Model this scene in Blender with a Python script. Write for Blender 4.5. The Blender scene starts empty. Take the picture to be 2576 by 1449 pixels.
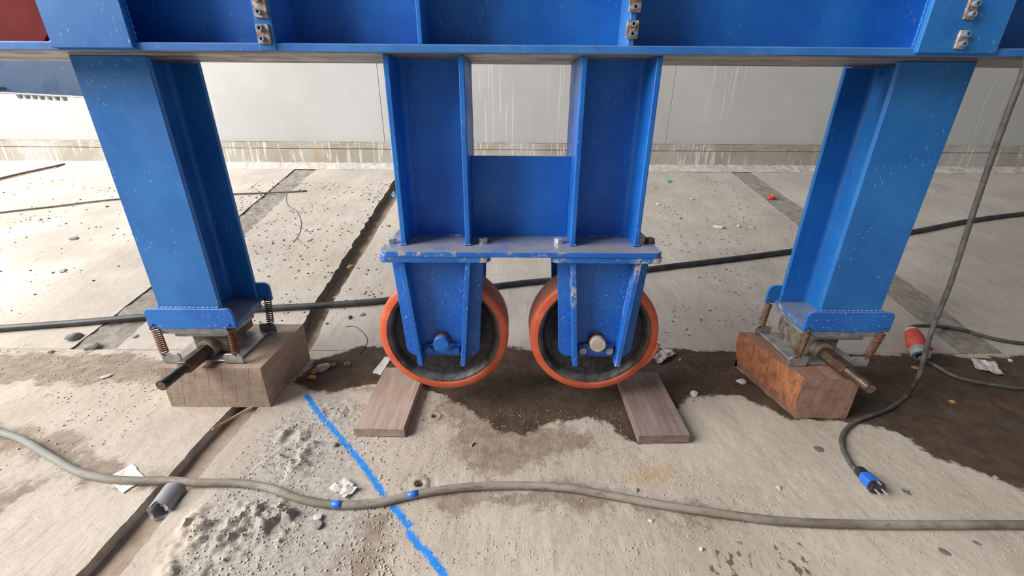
import bpy, bmesh, math, random
import numpy as np
from mathutils import Vector, Matrix

random.seed(7)
RNG = np.random.default_rng(11)
SC = bpy.context.scene
COL = SC.collection

# ------------------------------------------------------------------ camera
CAM_H = 0.958
F_PX = 1056.0
PITCH, YAW, ROLL = math.radians(23.0), math.radians(0.2), math.radians(0.39)
_fw = Vector((math.sin(YAW) * math.cos(PITCH), math.cos(YAW) * math.cos(PITCH), -math.sin(PITCH)))
_r = Vector((math.cos(YAW), -math.sin(YAW), 0))
_u = _r.cross(_fw)
CR = _r * math.cos(ROLL) + _u * math.sin(ROLL)
CU = -_r * math.sin(ROLL) + _u * math.cos(ROLL)
CP = Vector((0, 0, CAM_H))
cam_d = bpy.data.cameras.new('camera')
cam = bpy.data.objects.new('camera', cam_d)
COL.objects.link(cam)
cam_d.sensor_width = 36
cam_d.lens = 36 * F_PX / 2576
cam_d.clip_start = 0.02
m3 = Matrix((CR, CU, -_fw)).transposed()
cam.matrix_world = Matrix.Translation(CP) @ m3.to_4x4()
SC.camera = cam

# ------------------------------------------------------------------ world and light
W = bpy.data.worlds.new('overcast_sky')
SC.world = W
W.use_nodes = True
bg = W.node_tree.nodes['Background']
bg.inputs[0].default_value = (0.90, 0.95, 1.0, 1)
bg.inputs[1].default_value = 0.15


def area(name, loc, target, sx, sy, power, color=(1, 1, 1)):
    d = bpy.data.lights.new(name, 'AREA')
    d.shape = 'RECTANGLE'
    d.size, d.size_y, d.energy, d.color = sx, sy, power, color
    o = bpy.data.objects.new(name, d)
    COL.objects.link(o)
    o.location = loc
    o.rotation_euler = (Vector(target) - Vector(loc)).to_track_quat('-Z', 'Y').to_euler()
    return o


area('daylight_opening', (-6.0, -0.1, 4.3), (0.5, 1.6, 0.2), 6.0, 4.6, 1180, (1.0, 0.985, 0.965))
SC.view_settings.view_transform = 'Standard'
SC.view_settings.look = 'None'
SC.view_settings.gamma = 1
SC.view_settings.use_curve_mapping = False
SC.view_settings.exposure = 0.17

# ------------------------------------------------------------------ pixel helpers (frame 2576 x 1449)
Y_CR, SLOPE = 1.57, 0.2025          # the floor rises behind this line
def base_z(x, y):
    return np.maximum(0.0, (y - Y_CR)) * SLOPE


def ray(px, py):
    return (_fw + CR * ((px - 1288) / F_PX) + CU * ((724.5 - py) / F_PX))


def PY(px, py, Y):
    d = ray(px, py)
    return CP + d * (Y / d.y)


def PZ(px, py, z):
    d = ray(px, py)
    return CP + d * ((z - CAM_H) / d.z)


def G(px, py, lift=0.0):
    d = ray(px, py)
    p = None
    if d.z < 0:
        p = CP + d * (-CAM_H / d.z)
    if p is None or p.y > Y_CR:
        t = (-SLOPE * Y_CR - CAM_H) / (d.z - SLOPE * d.y)
        p = CP + d * t
    p = p.copy()
    p.z = float(base_z(p.x, p.y)) + lift
    return p


# ------------------------------------------------------------------ numpy noise
_T = RNG.random((256, 256))
def vn(x, y, s=0):
    x = np.asarray(x, float) + s * 17.3
    y = np.asarray(y, float) + s * 9.7
    ix, iy = np.floor(x).astype(int), np.floor(y).astype(int)
    fx, fy = x - ix, y - iy
    fx, fy = fx * fx * (3 - 2 * fx), fy * fy * (3 - 2 * fy)
    a, b = _T[ix & 255, iy & 255], _T[(ix + 1) & 255, iy & 255]
    c, d = _T[ix & 255, (iy + 1) & 255], _T[(ix + 1) & 255, (iy + 1) & 255]
    return (a + (b - a) * fx) * (1 - fy) + (c + (d - c) * fx) * fy


def fbm(x, y, s=0, o=4):
    r, a, t = 0, 1, 0
    for k in range(o):
        r = r + a * vn(x * 2 ** k, y * 2 ** k, s + k)
        t += a
        a *= 0.5
    return r / t - 0.5


def poly_sd(x, y, poly):
    """signed distance to a polygon, negative inside"""
    x, y = np.asarray(x, float), np.asarray(y, float)
    d = np.full(x.shape, 1e9)
    ins = np.zeros(x.shape, bool)
    n = len(poly)
    for i in range(n):
        ax, ay = poly[i]
        bx, by = poly[(i + 1) % n]
        ex, ey = bx - ax, by - ay
        t = np.clip(((x - ax) * ex + (y - ay) * ey) / (ex * ex + ey * ey + 1e-12), 0, 1)
        d = np.minimum(d, np.hypot(x - ax - t * ex, y - ay - t * ey))
        c = ((ay > y) != (by > y)) & (x < (bx - ax) * (y - ay) / (by - ay + 1e-12) + ax)
        ins ^= c
    return np.where(ins, -d, d)


def line_d(x, y, pts):
    d = np.full(np.shape(x), 1e9)
    for (ax, ay), (bx, by) in zip(pts[:-1], pts[1:]):
        ex, ey = bx - ax, by - ay
        t = np.clip(((x - ax) * ex + (y - ay) * ey) / (ex * ex + ey * ey + 1e-12), 0, 1)
        d = np.minimum(d, np.hypot(x - ax - t * ex, y - ay - t * ey))
    return d


def gxy(pts):
    return [tuple(G(*p)[:2]) for p in pts]


# ------------------------------------------------------------------ materials
class NT:
    def __init__(self, name):
        self.m = bpy.data.materials.new(name)
        self.m.use_nodes = True
        self.t = self.m.node_tree
        self.bsdf = self.t.nodes['Principled BSDF']
        self.tc = self.t.nodes.new('ShaderNodeTexCoord').outputs['Object']

    def n(self, typ, ins=None, **kw):
        nd = self.t.nodes.new(typ)
        for k, v in kw.items():
            setattr(nd, k, v)
        for k, v in (ins or {}).items():
            self.put(nd.inputs[k], v)
        return nd

    def put(self, sock, v):
        if isinstance(v, bpy.types.NodeSocket):
            self.t.links.new(v, sock)
        else:
            if isinstance(v, (tuple, list)) and len(v) == 3 and sock.type == 'RGBA':
                v = (*v, 1)
            sock.default_value = v

    def map(self, sx=1, sy=1, sz=1, rot=(0, 0, 0)):
        nd = self.n('ShaderNodeMapping', {'Vector': self.tc, 'Scale': (sx, sy, sz), 'Rotation': rot})
        return nd.outputs[0]

    def noise(self, scale, detail=4, rough=.55, vec=None):
        nd = self.n('ShaderNodeTexNoise', {'Vector': vec or self.tc, 'Scale': scale, 'Detail': detail, 'Roughness': rough})
        return nd.outputs['Fac']

    def vor(self, scale, vec=None, out='Distance', feature='F1', rnd=1.0):
        nd = self.n('ShaderNodeTexVoronoi', {'Vector': vec or self.tc, 'Scale': scale, 'Randomness': rnd}, feature=feature)
        return nd.outputs[out]

    def ramp(self, f, a, b, lo=0., hi=1.):
        nd = self.n('ShaderNodeMapRange', {'Value': f, 'From Min': a, 'From Max': b, 'To Min': lo, 'To Max': hi}, interpolation_type='SMOOTHSTEP')
        return nd.outputs[0]

    def math(self, op, a, b=0., c=0.):
        nd = self.n('ShaderNodeMath', {0: a, 1: b, 2: c}, operation=op)
        return nd.outputs[0]

    def mix(self, f, a, b):
        nd = self.n('ShaderNodeMix', data_type='RGBA')
        self.put(nd.inputs[0], f)
        self.put(nd.inputs[6], a)
        self.put(nd.inputs[7], b)
        return nd.outputs[2]

    def attr(self, name):
        return self.n('ShaderNodeAttribute', attribute_name=name).outputs['Fac']

    def nz(self):
        g = self.n('ShaderNodeNewGeometry')
        return self.n('ShaderNodeSeparateXYZ', {0: g.outputs['True Normal']}).outputs[2]

    def bump(self, h, strength=.3, dist=.002, prev=None):
        nd = self.n('ShaderNodeBump', {'Height': h, 'Strength': strength, 'Distance': dist})
        if prev is not None:
            self.t.links.new(prev, nd.inputs['Normal'])
        return nd.outputs[0]

    def done(self, color, rough=.6, metal=0., normal=None, spec=.5):
        self.put(self.bsdf.inputs['Base Color'], color)
        self.put(self.bsdf.inputs['Roughness'], rough)
        self.put(self.bsdf.inputs['Metallic'], metal)
        self.put(self.bsdf.inputs['Specular IOR Level'], spec)
        if normal is not None:
            self.t.links.new(normal, self.bsdf.inputs['Normal'])
        return self.m


def mat_blue(name, chips=.5, mortar=0., rust=.3, dust=0.5, under=False, base=(.008, .120, .50), light=(.018, .18, .60)):
    t = NT(name)
    c = t.mix(t.ramp(t.noise(5, 5, .6), .35, .7), base, light)
    c = t.mix(t.ramp(t.noise(34, 4, .7), .6, .8, 0, .35), c, (.10, .22, .45))
    # scratches and small chips through the paint
    v = t.vor(62)
    keep = t.ramp(t.noise(9, 3), .72 - .24 * chips, .80 - .16 * chips)
    ch = t.math('MULTIPLY', t.ramp(v, .06, .17, 1, 0), keep)
    v2 = t.vor(110, t.map(1.0, 1.0, .35))
    ch2 = t.math('MULTIPLY', t.ramp(v2, .08, .2, 1, 0), t.ramp(t.noise(6.5, 2), .5, .6))
    ch = t.math('MAXIMUM', ch, t.math('MULTIPLY', ch2, chips))
    if chips >= .8:
        ch3 = t.math('MULTIPLY', t.ramp(t.math('ADD', t.vor(185, t.map(1, 1, .5, (0, .5, 0))), t.math('MULTIPLY', t.math('SUBTRACT', t.noise(70, 3), .5), .35)), .06, .20, 1, 0), t.ramp(t.noise(13, 3), .36, .56))
        ch = t.math('MAXIMUM', ch, t.math('MULTIPLY', ch3, .8))
    c = t.mix(ch, c, (.56, .60, .64))
    c = t.mix(t.ramp(t.noise(7.3 + 14 * (rust > .9), 5, .75), .74 - .14 * rust, .80 - .12 * rust, 0, .85), c, (.16, .065, .025))
    if mortar > 0:
        mm = t.ramp(t.noise(44, 5, .75), .60 - .12 * mortar, .63 - .12 * mortar)
        mm = t.math('MULTIPLY', mm, t.ramp(t.noise(5.1, 2), .45, .6))
        c = t.mix(mm, c, (.50, .44, .36))
    nz = t.nz()
    if dust > 0:
        df = t.math('MULTIPLY', t.ramp(nz, .5, .95), t.ramp(t.noise(14, 6, .7), .25, .6, .35, 1))
        c = t.mix(t.math('MULTIPLY', df, dust), c, t.mix(t.noise(9, 3), (.30, .24, .19), (.24, .28, .36)))
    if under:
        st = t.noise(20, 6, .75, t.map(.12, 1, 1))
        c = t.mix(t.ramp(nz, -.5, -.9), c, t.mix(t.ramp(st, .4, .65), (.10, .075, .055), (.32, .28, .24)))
    nb = t.bump(t.noise(160, 4, .6), .12, .001)
    return t.done(c, t.ramp(t.noise(12, 3), .3, .7, .36, .55), 0, nb, .45)


def mat_simple(name, a, b, scale=30, rough=.6, metal=0., bs=.2, bscale=150, stretch=(1, 1, 1), bd=.001, spec=.5):
    t = NT(name)
    v = t.map(*stretch)
    c = t.mix(t.ramp(t.noise(scale, 6, .65, v), .32, .68), a, b)
    return t.done(c, rough, metal, t.bump(t.noise(bscale, 4, .6, v), bs, bd), spec)


M = {}
M['blue'] = mat_blue('blue_paint', .35, 0, .12, .5)
M['blue_post'] = mat_blue('blue_paint_post', .45, 0, .1, .5, base=(.012, .140, .46), light=(.024, .19, .54))
M['blue_flange'] = mat_blue('blue_paint_flange', .3, 0, 1.0, .7, under=True, base=(.02, .15, .50), light=(.05, .22, .58))
M['blue_fork'] = mat_blue('blue_paint_fork', 1.0, 0, .25, .5)
M['blue_mortar'] = mat_blue('blue_paint_mortar', .8, 1.0, .2, .5)
M['blue_plate'] = mat_blue('blue_paint_plate', .5, .5, .55, 1.0)
M['blue_dark'] = mat_blue('blue_paint_strut', .2, 0, .05, .3, base=(.018, .055, .125), light=(.024, .065, .14))
M['red_panel'] = mat_simple('red_primer', (.15, .010, .010), (.21, .018, .016), 12, .7, spec=.15)
M['pu'] = mat_simple('orange_polyurethane', (.62, .10, .04), (.72, .17, .085), 14, .45, bs=.1)
M['pu_dusty'] = mat_simple('orange_polyurethane_tread', (.40, .11, .06), (.47, .20, .14), 14, .7, bs=.2)
M['iron'] = mat_simple('dark_cast_iron', (.014, .014, .016), (.05, .05, .055), 50, .5, .2, .5, 120)
M['rim'] = mat_simple('worn_rim_steel', (.04, .04, .04), (.16, .155, .15), 22, .5, .3, .3, 90)
M['rusty'] = mat_simple('rusty_spring_steel', (.10, .035, .015), (.25, .10, .045), 60, .65, .4, .3, 200)
M['darkspring'] = mat_simple('dark_spring_steel', (.02, .014, .012), (.09, .045, .03), 60, .6, .4, .3, 200)
M['galv'] = mat_simple('galvanised_steel', (.28, .28, .29), (.48, .48, .48), 26, .45, .6, .2, 90)
M['shim'] = mat_simple('grey_blue_shim', (.13, .17, .22), (.30, .30, .29), 30, .6, .2, .2, 90)
M['cast'] = mat_simple('dirty_cast_steel', (.13, .105, .08), (.36, .31, .25), 24, .65, .35, .4, 90)
M['brownsteel'] = mat_simple('brown_oiled_steel', (.05, .038, .032), (.15, .088, .056), 18, .45, .5, .2, 120)
M['blacksteel'] = mat_simple('black_oiled_steel', (.03, .028, .028), (.085, .075, .07), 30, .4, .5, .2, 120)
M['zinc'] = mat_simple('zinc_bolt', (.52, .53, .54), (.70, .70, .69), 30, .35, .7, .1, 120)
M['rustbolt'] = mat_simple('rusty_bolt', (.13, .09, .07), (.30, .22, .17), 60, .65, .4, .3, 150)
M['lugmetal'] = mat_simple('bare_lug_plate', (.20, .10, .06), (.58, .50, .42), 60, .6, .2, .3, 120)
M['nut'] = mat_simple('painted_nut', (.10, .18, .30), (.34, .38, .42), 80, .5, .3, .2, 150)
M['dark'] = mat_simple('black_hole', (.004, .004, .004), (.01, .01, .01), 40, .9)
M['mortar'] = mat_simple('dried_mortar', (.42, .36, .29), (.55, .49, .41), 60, .9, 0, .6, 120)
M['hose'] = mat_simple('black_rubber_hose', (.022, .022, .024), (.06, .058, .058), 14, .5, 0, .2, 60)
M['cable'] = mat_simple('dark_rubber_cable', (.055, .05, .046), (.13, .12, .11), 30, .55, 0, .3, 80)
M['plug_black'] = mat_simple('black_plastic', (.01, .01, .012), (.03, .03, .035), 40, .4)
M['plug_blue'] = mat_simple('blue_plastic', (.02, .14, .55), (.03, .19, .66), 40, .4)
M['plug_red'] = mat_simple('red_plastic', (.42, .045, .03), (.58, .085, .055), 22, .5, 0, .3, 60)
M['plug_grey'] = mat_simple('grey_plastic', (.22, .25, .26), (.34, .37, .37), 30, .45)
M['plug_cream'] = mat_simple('cream_plastic', (.50, .47, .38), (.62, .58, .50), 30, .5)
M['pvc'] = mat_simple('grey_pvc', (.24, .24, .25), (.34, .34, .35), 16, .42, 0, .12, 80)
M['pvc_cut'] = mat_simple('grey_pvc_broken', (.28, .28, .31), (.42, .42, .45), 60, .7, 0, .4, 150)
M['stick'] = mat_simple('pale_splinter_wood', (.40, .29, .19), (.55, .42, .30), 20, .7, stretch=(6, 6, 1))
M['rebar'] = mat_simple('rusty_bar', (.09, .05, .035), (.17, .10, .075), 40, .7, .3)
M['wire'] = mat_simple('dark_wire', (.06, .055, .05), (.12, .11, .10), 40, .6, .4)
M['stone_grey'] = mat_simple('grey_stone', (.22, .21, .19), (.36, .34, .31), 70, .9, 0, .6, 200)
M['grit'] = mat_simple('concrete_crumbs', (.40, .345, .285), (.58, .52, .45), 60, .9, 0, .5, 200)
M['stone_pale'] = mat_simple('pale_mortar_chip', (.46, .43, .39), (.62, .59, .55), 70, .9, 0, .5, 200)
M['stone_dark'] = mat_simple('dark_stone', (.10, .10, .09), (.19, .185, .17), 70, .9, 0, .6, 200)
M['stone_ochre'] = mat_simple('ochre_stone', (.32, .15, .055), (.50, .29, .13), 60, .85, 0, .5, 200)
M['paperwhite'] = mat_simple('white_paper', (.62, .61, .60), (.74, .73, .72), 40, .8, 0, .2, 80)
M['foil'] = mat_simple('dusty_plastic_film', (.34, .30, .27), (.62, .59, .56), 30, .35, 0, .4, 70)
M['cap_red'] = mat_simple('red_cap_plastic', (.60, .05, .03), (.75, .08, .05), 30, .45)
M['bit_green'] = mat_simple('green_plastic', (.06, .45, .05), (.09, .6, .08), 30, .5)
M['bit_blue'] = mat_simple('light_blue_plastic', (.06, .28, .6), (.1, .36, .7), 30, .5)
M['bit_teal'] = M['bit_blue']
M['tan'] = mat_simple('tan_filter', (.55, .33, .15), (.65, .45, .25), 30, .7)
M['leaf'] = mat_simple('dry_leaf', (.22, .14, .08), (.36, .24, .14), 40, .8)


def mat_dusty_cable():
    t = NT('dusty_grey_cable')
    n = t.noise(11, 5, .7, t.map(.35, 1, 1))
    c = t.mix(t.ramp(n, .35, .6), (.17, .14, .11), (.30, .265, .22))
    c = t.mix(t.ramp(t.noise(90, 4, .7, t.map(.25, 1, 1)), .52, .68, 0, .6), c, (.09, .075, .06))
    x = t.n('ShaderNodeSeparateXYZ', {0: t.tc}).outputs[0]
    c = t.mix(t.ramp(x, -1.15, -.55, .7, 0), c, (.25, .27, .25))
    return t.done(c, .75, 0, t.bump(t.noise(120, 4, .6), .3, .001))


M['dusty_cable'] = mat_dusty_cable()


def mat_wood(name, a, b, crack, axis, rings=1.0, rough=.8, stain=(.1, .07, .05), stain_amt=.4, bs=.5):
    """axis = direction of the grain"""
    t = NT(name)
    s = [1, 1, 1]
    s['xyz'.index(axis)] = .06
    v = t.map(*s)
    g = t.noise(70 * rings, 6, .7, v)
    c = t.mix(t.ramp(g, .3, .7), a, b)
    c = t.mix(t.ramp(t.noise(9, 4), .52, .75, 0, stain_amt), c, stain)
    cr = t.ramp(t.noise(28 * rings, 3, .5, v), .30, .36, 1, 0)
    c = t.mix(t.math('MULTIPLY', cr, .7), c, crack)
    return t.done(c, rough, 0, t.bump(g, bs, .002))


M['block_pale'] = mat_wood('weathered_beam_wood', (.33, .235, .175), (.43, .32, .25), (.16, .10, .07), 'y', .9)
M['block_red'] = mat_wood('reddish_beam_wood', (.22, .11, .075), (.33, .19, .14), (.10, .05, .035), 'y', .9, stain=(.12, .07, .06))
M['board'] = mat_wood('grey_brown_plank', (.29, .20, .15), (.45, .345, .285), (.14, .09, .07), 'y', .8, stain=(.55, .50, .46), stain_amt=.25)
M['board_dark'] = mat_wood('purplish_plank', (.19, .13, .11), (.30, .22, .20), (.12, .08, .07), 'y', .7, stain=(.05, .035, .03), stain_amt=.5)


def mat_torn():
    t = NT('torn_red_wood')
    v = t.map(1, 1.3, .5, (0.6, 0, 0))
    n = t.noise(46, 7, .75, v)
    c = t.mix(t.ramp(n, .3, .62), (.17, .055, .025), (.44, .17, .075))
    c = t.mix(t.ramp(t.noise(12, 4), .5, .7, 0, .5), c, (.30, .15, .08))
    z = t.n('ShaderNodeSeparateXYZ', {0: t.tc}).outputs[2]
    c = t.mix(t.ramp(t.math('ADD', z, t.math('MULTIPLY', t.noise(60, 4), -.03)), -.005, .025, .8, 0), c, (.20, .13, .10))
    return t.done(c, .85, 0, t.bump(n, 1.0, .006))


M['torn'] = mat_torn()


def mat_floor(name, warm=.5, streak_rot=0.0, pale=1.0):
    t = NT(name)
    a = (.47 , .47 - .075 * warm - .03, .47 - .17 * warm - .05)
    b = (.62, .62 - .09 * warm - .03, .62 - .19 * warm - .05)
    a, b = [tuple(v_ * pale for v_ in q_) for q_ in (a, b)]
    c = t.mix(t.ramp(t.noise(2.3, 6, .65), .3, .7), a, b)
    c = t.mix(t.ramp(t.noise(1.1, 3), .5, .75, 0, .35), c, (.50, .42, .30))
    # screed drag marks run along the slab
    sv = t.map(9, .55, 1, (0, 0, streak_rot))
    st = t.noise(9, 6, .75, sv)
    c = t.mix(t.ramp(st, .52, .74, 0, .62), c, (.32, .275, .23))
    fine = t.noise(55, 6, .75)
    c = t.mix(t.ramp(fine, .50, .78, 0, .6), c, (.32, .275, .225))
    c = t.mix(t.ramp(t.noise(120, 5, .75), .58, .72, 0, .55), c, (.27, .23, .185))
    c = t.mix(t.ramp(t.noise(95, 5, .75, t.map(1, 1.2, 1, (0, 0, 1))), .60, .74, 0, .5), c, (.70, .655, .60))
    # dark pits and grit
    pit = t.math('MULTIPLY', t.ramp(t.vor(75), .05, .16, 1, 0), t.ramp(t.noise(7, 3), .36, .55))
    c = t.mix(t.math('MULTIPLY', pit, .9), c, (.16, .135, .11))
    # grey cement smears
    gs = t.attr('grey')
    c = t.mix(t.ramp(t.math('ADD', gs, t.math('MULTIPLY', t.noise(12, 5), .12)), .03, .10, .62, 0), c, t.mix(t.ramp(t.noise(70, 6, .8), .35, .65), (.22, .20, .18), (.52, .485, .45)))
    # dry dirt
    n_edge = t.math('ADD', t.math('MULTIPLY', t.math('SUBTRACT', t.noise(9, 6, .7), .5), .30),
                    t.math('MULTIPLY', t.math('SUBTRACT', t.noise(40, 5, .7), .5), .10))
    md = t.math('ADD', t.attr('mud'), n_edge)
    mf = t.ramp(md, -.035, .02, 1, 0)
    dirt = t.mix(t.ramp(t.noise(24, 6, .75), .3, .7), (.21, .155, .115), (.36, .29, .23))
    c = t.mix(t.math('MULTIPLY', mf, .9), c, dirt)
    # wet ground
    wd = t.math('ADD', t.attr('wet'), t.math('MULTIPLY', n_edge, .35))
    wf = t.ramp(wd, -.012, .006, 1, 0)
    wetc = t.mix(t.ramp(t.noise(16, 6, .75), .3, .75), (.046, .027, .016), (.105, .066, .043))
    c = t.mix(t.math('MULTIPLY', wf, .96), c, wetc)
    # ochre rust marks
    rs = t.math('ADD', t.attr('rust'), t.math('MULTIPLY', t.math('SUBTRACT', t.noise(38, 3, .6, t.map(1, 1.8, 1)), .5), .75))
    c = t.mix(t.ramp(rs, -.26, -.12, .5, 0), c, (.50, .30, .12))
    # shoe print left in wet dirt
    fp = t.math('MULTIPLY', t.ramp(t.attr('foot'), -.004, .004, 1, 0), t.ramp(t.noise(62, 3, .6, t.map(1, .55, 1, (0, 0, .5))), .54, .60))
    c = t.mix(t.math('MULTIPLY', fp, .85), c, (.10, .085, .06))
    # sprayed blue marking line
    pd = t.math('ADD', t.attr('paint'), t.math('ADD', t.math('MULTIPLY', t.math('SUBTRACT', t.noise(45, 4, .7), .5), .026),
                                               t.math('MULTIPLY', t.math('SUBTRACT', t.noise(220, 3, .7), .5), .020)))
    c = t.mix(t.ramp(pd, .005, .013, .97, 0), c, t.mix(fine, (.006, .18, .66), (.02, .30, .80)))
    td = t.math('ADD', t.attr('teal'), t.math('MULTIPLY', t.math('SUBTRACT', t.noise(60, 4, .7), .5), .014))
    c = t.mix(t.ramp(td, .002, .010, .55, 0), c, (.02, .10, .12))
    rough = t.math('SUBTRACT', .88, t.math('MULTIPLY', wf, .10))
    nb = t.bump(t.noise(38, 8, .75), .55, .006)
    nb = t.bump(st, .25, .006, nb)
    nb = t.bump(t.noise(150, 6, .8), .5, .0025, nb)
    return t.done(c, rough, 0, nb, .18)


M['slab'] = mat_floor('concrete_slab', warm=.58, pale=.97)
M['slab_back'] = mat_floor('concrete_slab_back', warm=.35, pale=.93)


def mat_mud():
    t = NT('trench_mud')
    c = t.mix(t.ramp(t.noise(18, 7, .75), .3, .7), (.29, .21, .155), (.44, .345, .275))
    c = t.mix(t.ramp(t.vor(70), .05, .2, .5, 0), c, (.40, .34, .28))
    return t.done(c, .9, 0, t.bump(t.noise(60, 7, .75), .7, .006), .3)


M['mud'] = mat_mud()
M['crater'] = mat_simple('drill_crater', (.30, .25, .20), (.44, .38, .31), 70, .95, 0, .5, 160)


def mat_fill():
    t = NT('joint_dirt')
    c = t.mix(t.ramp(t.noise(22, 7, .75), .3, .7), (.25, .215, .18), (.44, .40, .35))
    c = t.mix(t.ramp(t.vor(60), .05, .22, .6, 0), c, (.18, .16, .14))
    return t.done(c, .95, 0, t.bump(t.noise(60, 7, .75), .9, .01), .3)


M['fill'] = mat_fill()


def mat_edge():
    t = NT('broken_concrete_edge')
    c = t.mix(t.ramp(t.noise(30, 6, .75), .3, .7), (.16, .145, .125), (.30, .27, .235))
    return t.done(c, .95, 0, t.bump(t.noise(60, 7, .75), .8, .008), .3)


M['edge'] = mat_edge()
M['edge_pale'] = mat_simple('pale_broken_edge', (.33, .29, .245), (.52, .47, .41), 30, .95, 0, .8, 60, bd=.008)


def mat_wall(kind):
    t = NT('concrete_wall_' + kind)
    if kind == 'upper':
        c = t.mix(t.ramp(t.noise(1.4, 5, .6), .3, .7), (.40, .396, .385), (.465, .46, .45))
        c = t.mix(t.ramp(t.noise(6, 5, .7, t.map(1, 1, .12)), .55, .75, 0, .3), c, (.40, .385, .355))
        c = t.mix(t.math('MULTIPLY', t.ramp(t.vor(26), .04, .09, 1, 0), t.ramp(t.noise(3.5, 2), .5, .6)), c, (.26, .25, .235))
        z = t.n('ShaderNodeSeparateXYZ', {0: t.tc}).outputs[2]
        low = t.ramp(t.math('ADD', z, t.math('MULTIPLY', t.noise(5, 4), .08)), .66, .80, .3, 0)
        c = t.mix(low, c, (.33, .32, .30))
        drip = t.math('MULTIPLY', t.ramp(t.noise(60, 2, .4, t.map(1, 1, .02)), .60, .66), t.ramp(t.noise(1.3, 2, .5, t.map(1, 1, .3)), .56, .62))
        c = t.mix(t.math('MULTIPLY', drip, .5), c, (.66, .65, .63))
        nb = t.bump(t.noise(40, 5, .7), .15, .004)
    else:
        c = t.mix(t.ramp(t.noise(1.7, 4), .35, .65), (.32, .285, .23), (.42, .40, .365))
        drip = t.ramp(t.noise(42, 3, .55, t.map(1, 1, .07)), .54, .60)
        drip = t.math('MULTIPLY', drip, t.ramp(t.noise(2.6, 2), .38, .52))
        c = t.mix(t.math('MULTIPLY', drip, .75), c, (.62, .59, .53))
        c = t.mix(t.ramp(t.noise(3.3, 3, .5, t.map(1, 1, .3)), .58, .72, 0, .5), c, (.42, .28, .12))
        c = t.mix(t.math('MULTIPLY', t.ramp(t.vor(24), .04, .1, 1, 0), .6), c, (.12, .11, .10))
        nb = t.bump(t.math('ADD', drip, t.noise(60, 5, .7)), .4, .006)
    return t.done(c, .88, 0, nb, .3)


M['fillet'] = mat_simple('mortar_fillet', (.40, .37, .33), (.60, .565, .52), 20, .9, 0, .8, 60, bd=.006)
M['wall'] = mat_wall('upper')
M['wall_low'] = mat_wall('strip')


def mat_paper():
    t = NT('printed_paper')
    c = t.mix(t.noise(20, 3), (.62, .60, .56), (.74, .72, .69))
    ln = t.math('MULTIPLY', t.ramp(t.noise(150, 2, .5, t.map(1, .4, 1, (0, 0, .6))), .58, .62), t.ramp(t.noise(36, 1), .50, .56))
    c = t.mix(t.math('MULTIPLY', ln, .7), c, (.18, .18, .22))
    c = t.mix(t.ramp(t.noise(34, 2), .62, .68, 0, .85), c, (.72, .33, .06))
    return t.done(c, .7, 0, t.bump(t.noise(60, 3), .2, .002))


M['paper'] = mat_paper()

# ------------------------------------------------------------------ object helpers
ORG = {}


def world_origin(o):
    return ORG.get(o.name, Vector((0, 0, 0)))


def thing(name, label, cat, loc=(0, 0, 0), group=None):
    o = bpy.data.objects.new(name, None)
    COL.objects.link(o)
    o.empty_display_size = .05
    o.location = loc
    ORG[o.name] = Vector(loc)
    o['label'], o['category'] = label, cat
    if group:
        o['group'] = group
    return o


def tag(o, label=None, cat=None, group=None, kind=None):
    if label:
        o['label'] = label
    if cat:
        o['category'] = cat
    if group:
        o['group'] = group
    if kind:
        o['kind'] = kind
    return o


def link(name, me, mat, parent=None, smooth=False):
    """mesh in world coordinates -> object; its frame is its thing's"""
    org = world_origin(parent) if parent else Vector((0, 0, 0))
    if not parent:
        n = len(me.vertices)
        if n:
            co = np.empty(n * 3)
            me.vertices.foreach_get('co', co)
            co = co.reshape(-1, 3)
            lo, hi = co.min(0), co.max(0)
            org = Vector(((lo[0] + hi[0]) / 2, (lo[1] + hi[1]) / 2, lo[2]))
    me.transform(Matrix.Translation(-org))
    if isinstance(mat, (list, tuple)):
        for k in mat:
            me.materials.append(M[k])
    else:
        me.materials.append(M[mat])
    if smooth:
        me.shade_smooth()
    o = bpy.data.objects.new(name, me)
    COL.objects.link(o)
    if parent:
        o.parent = parent
    else:
        o.location = org
    ORG[o.name] = org
    return o


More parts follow.
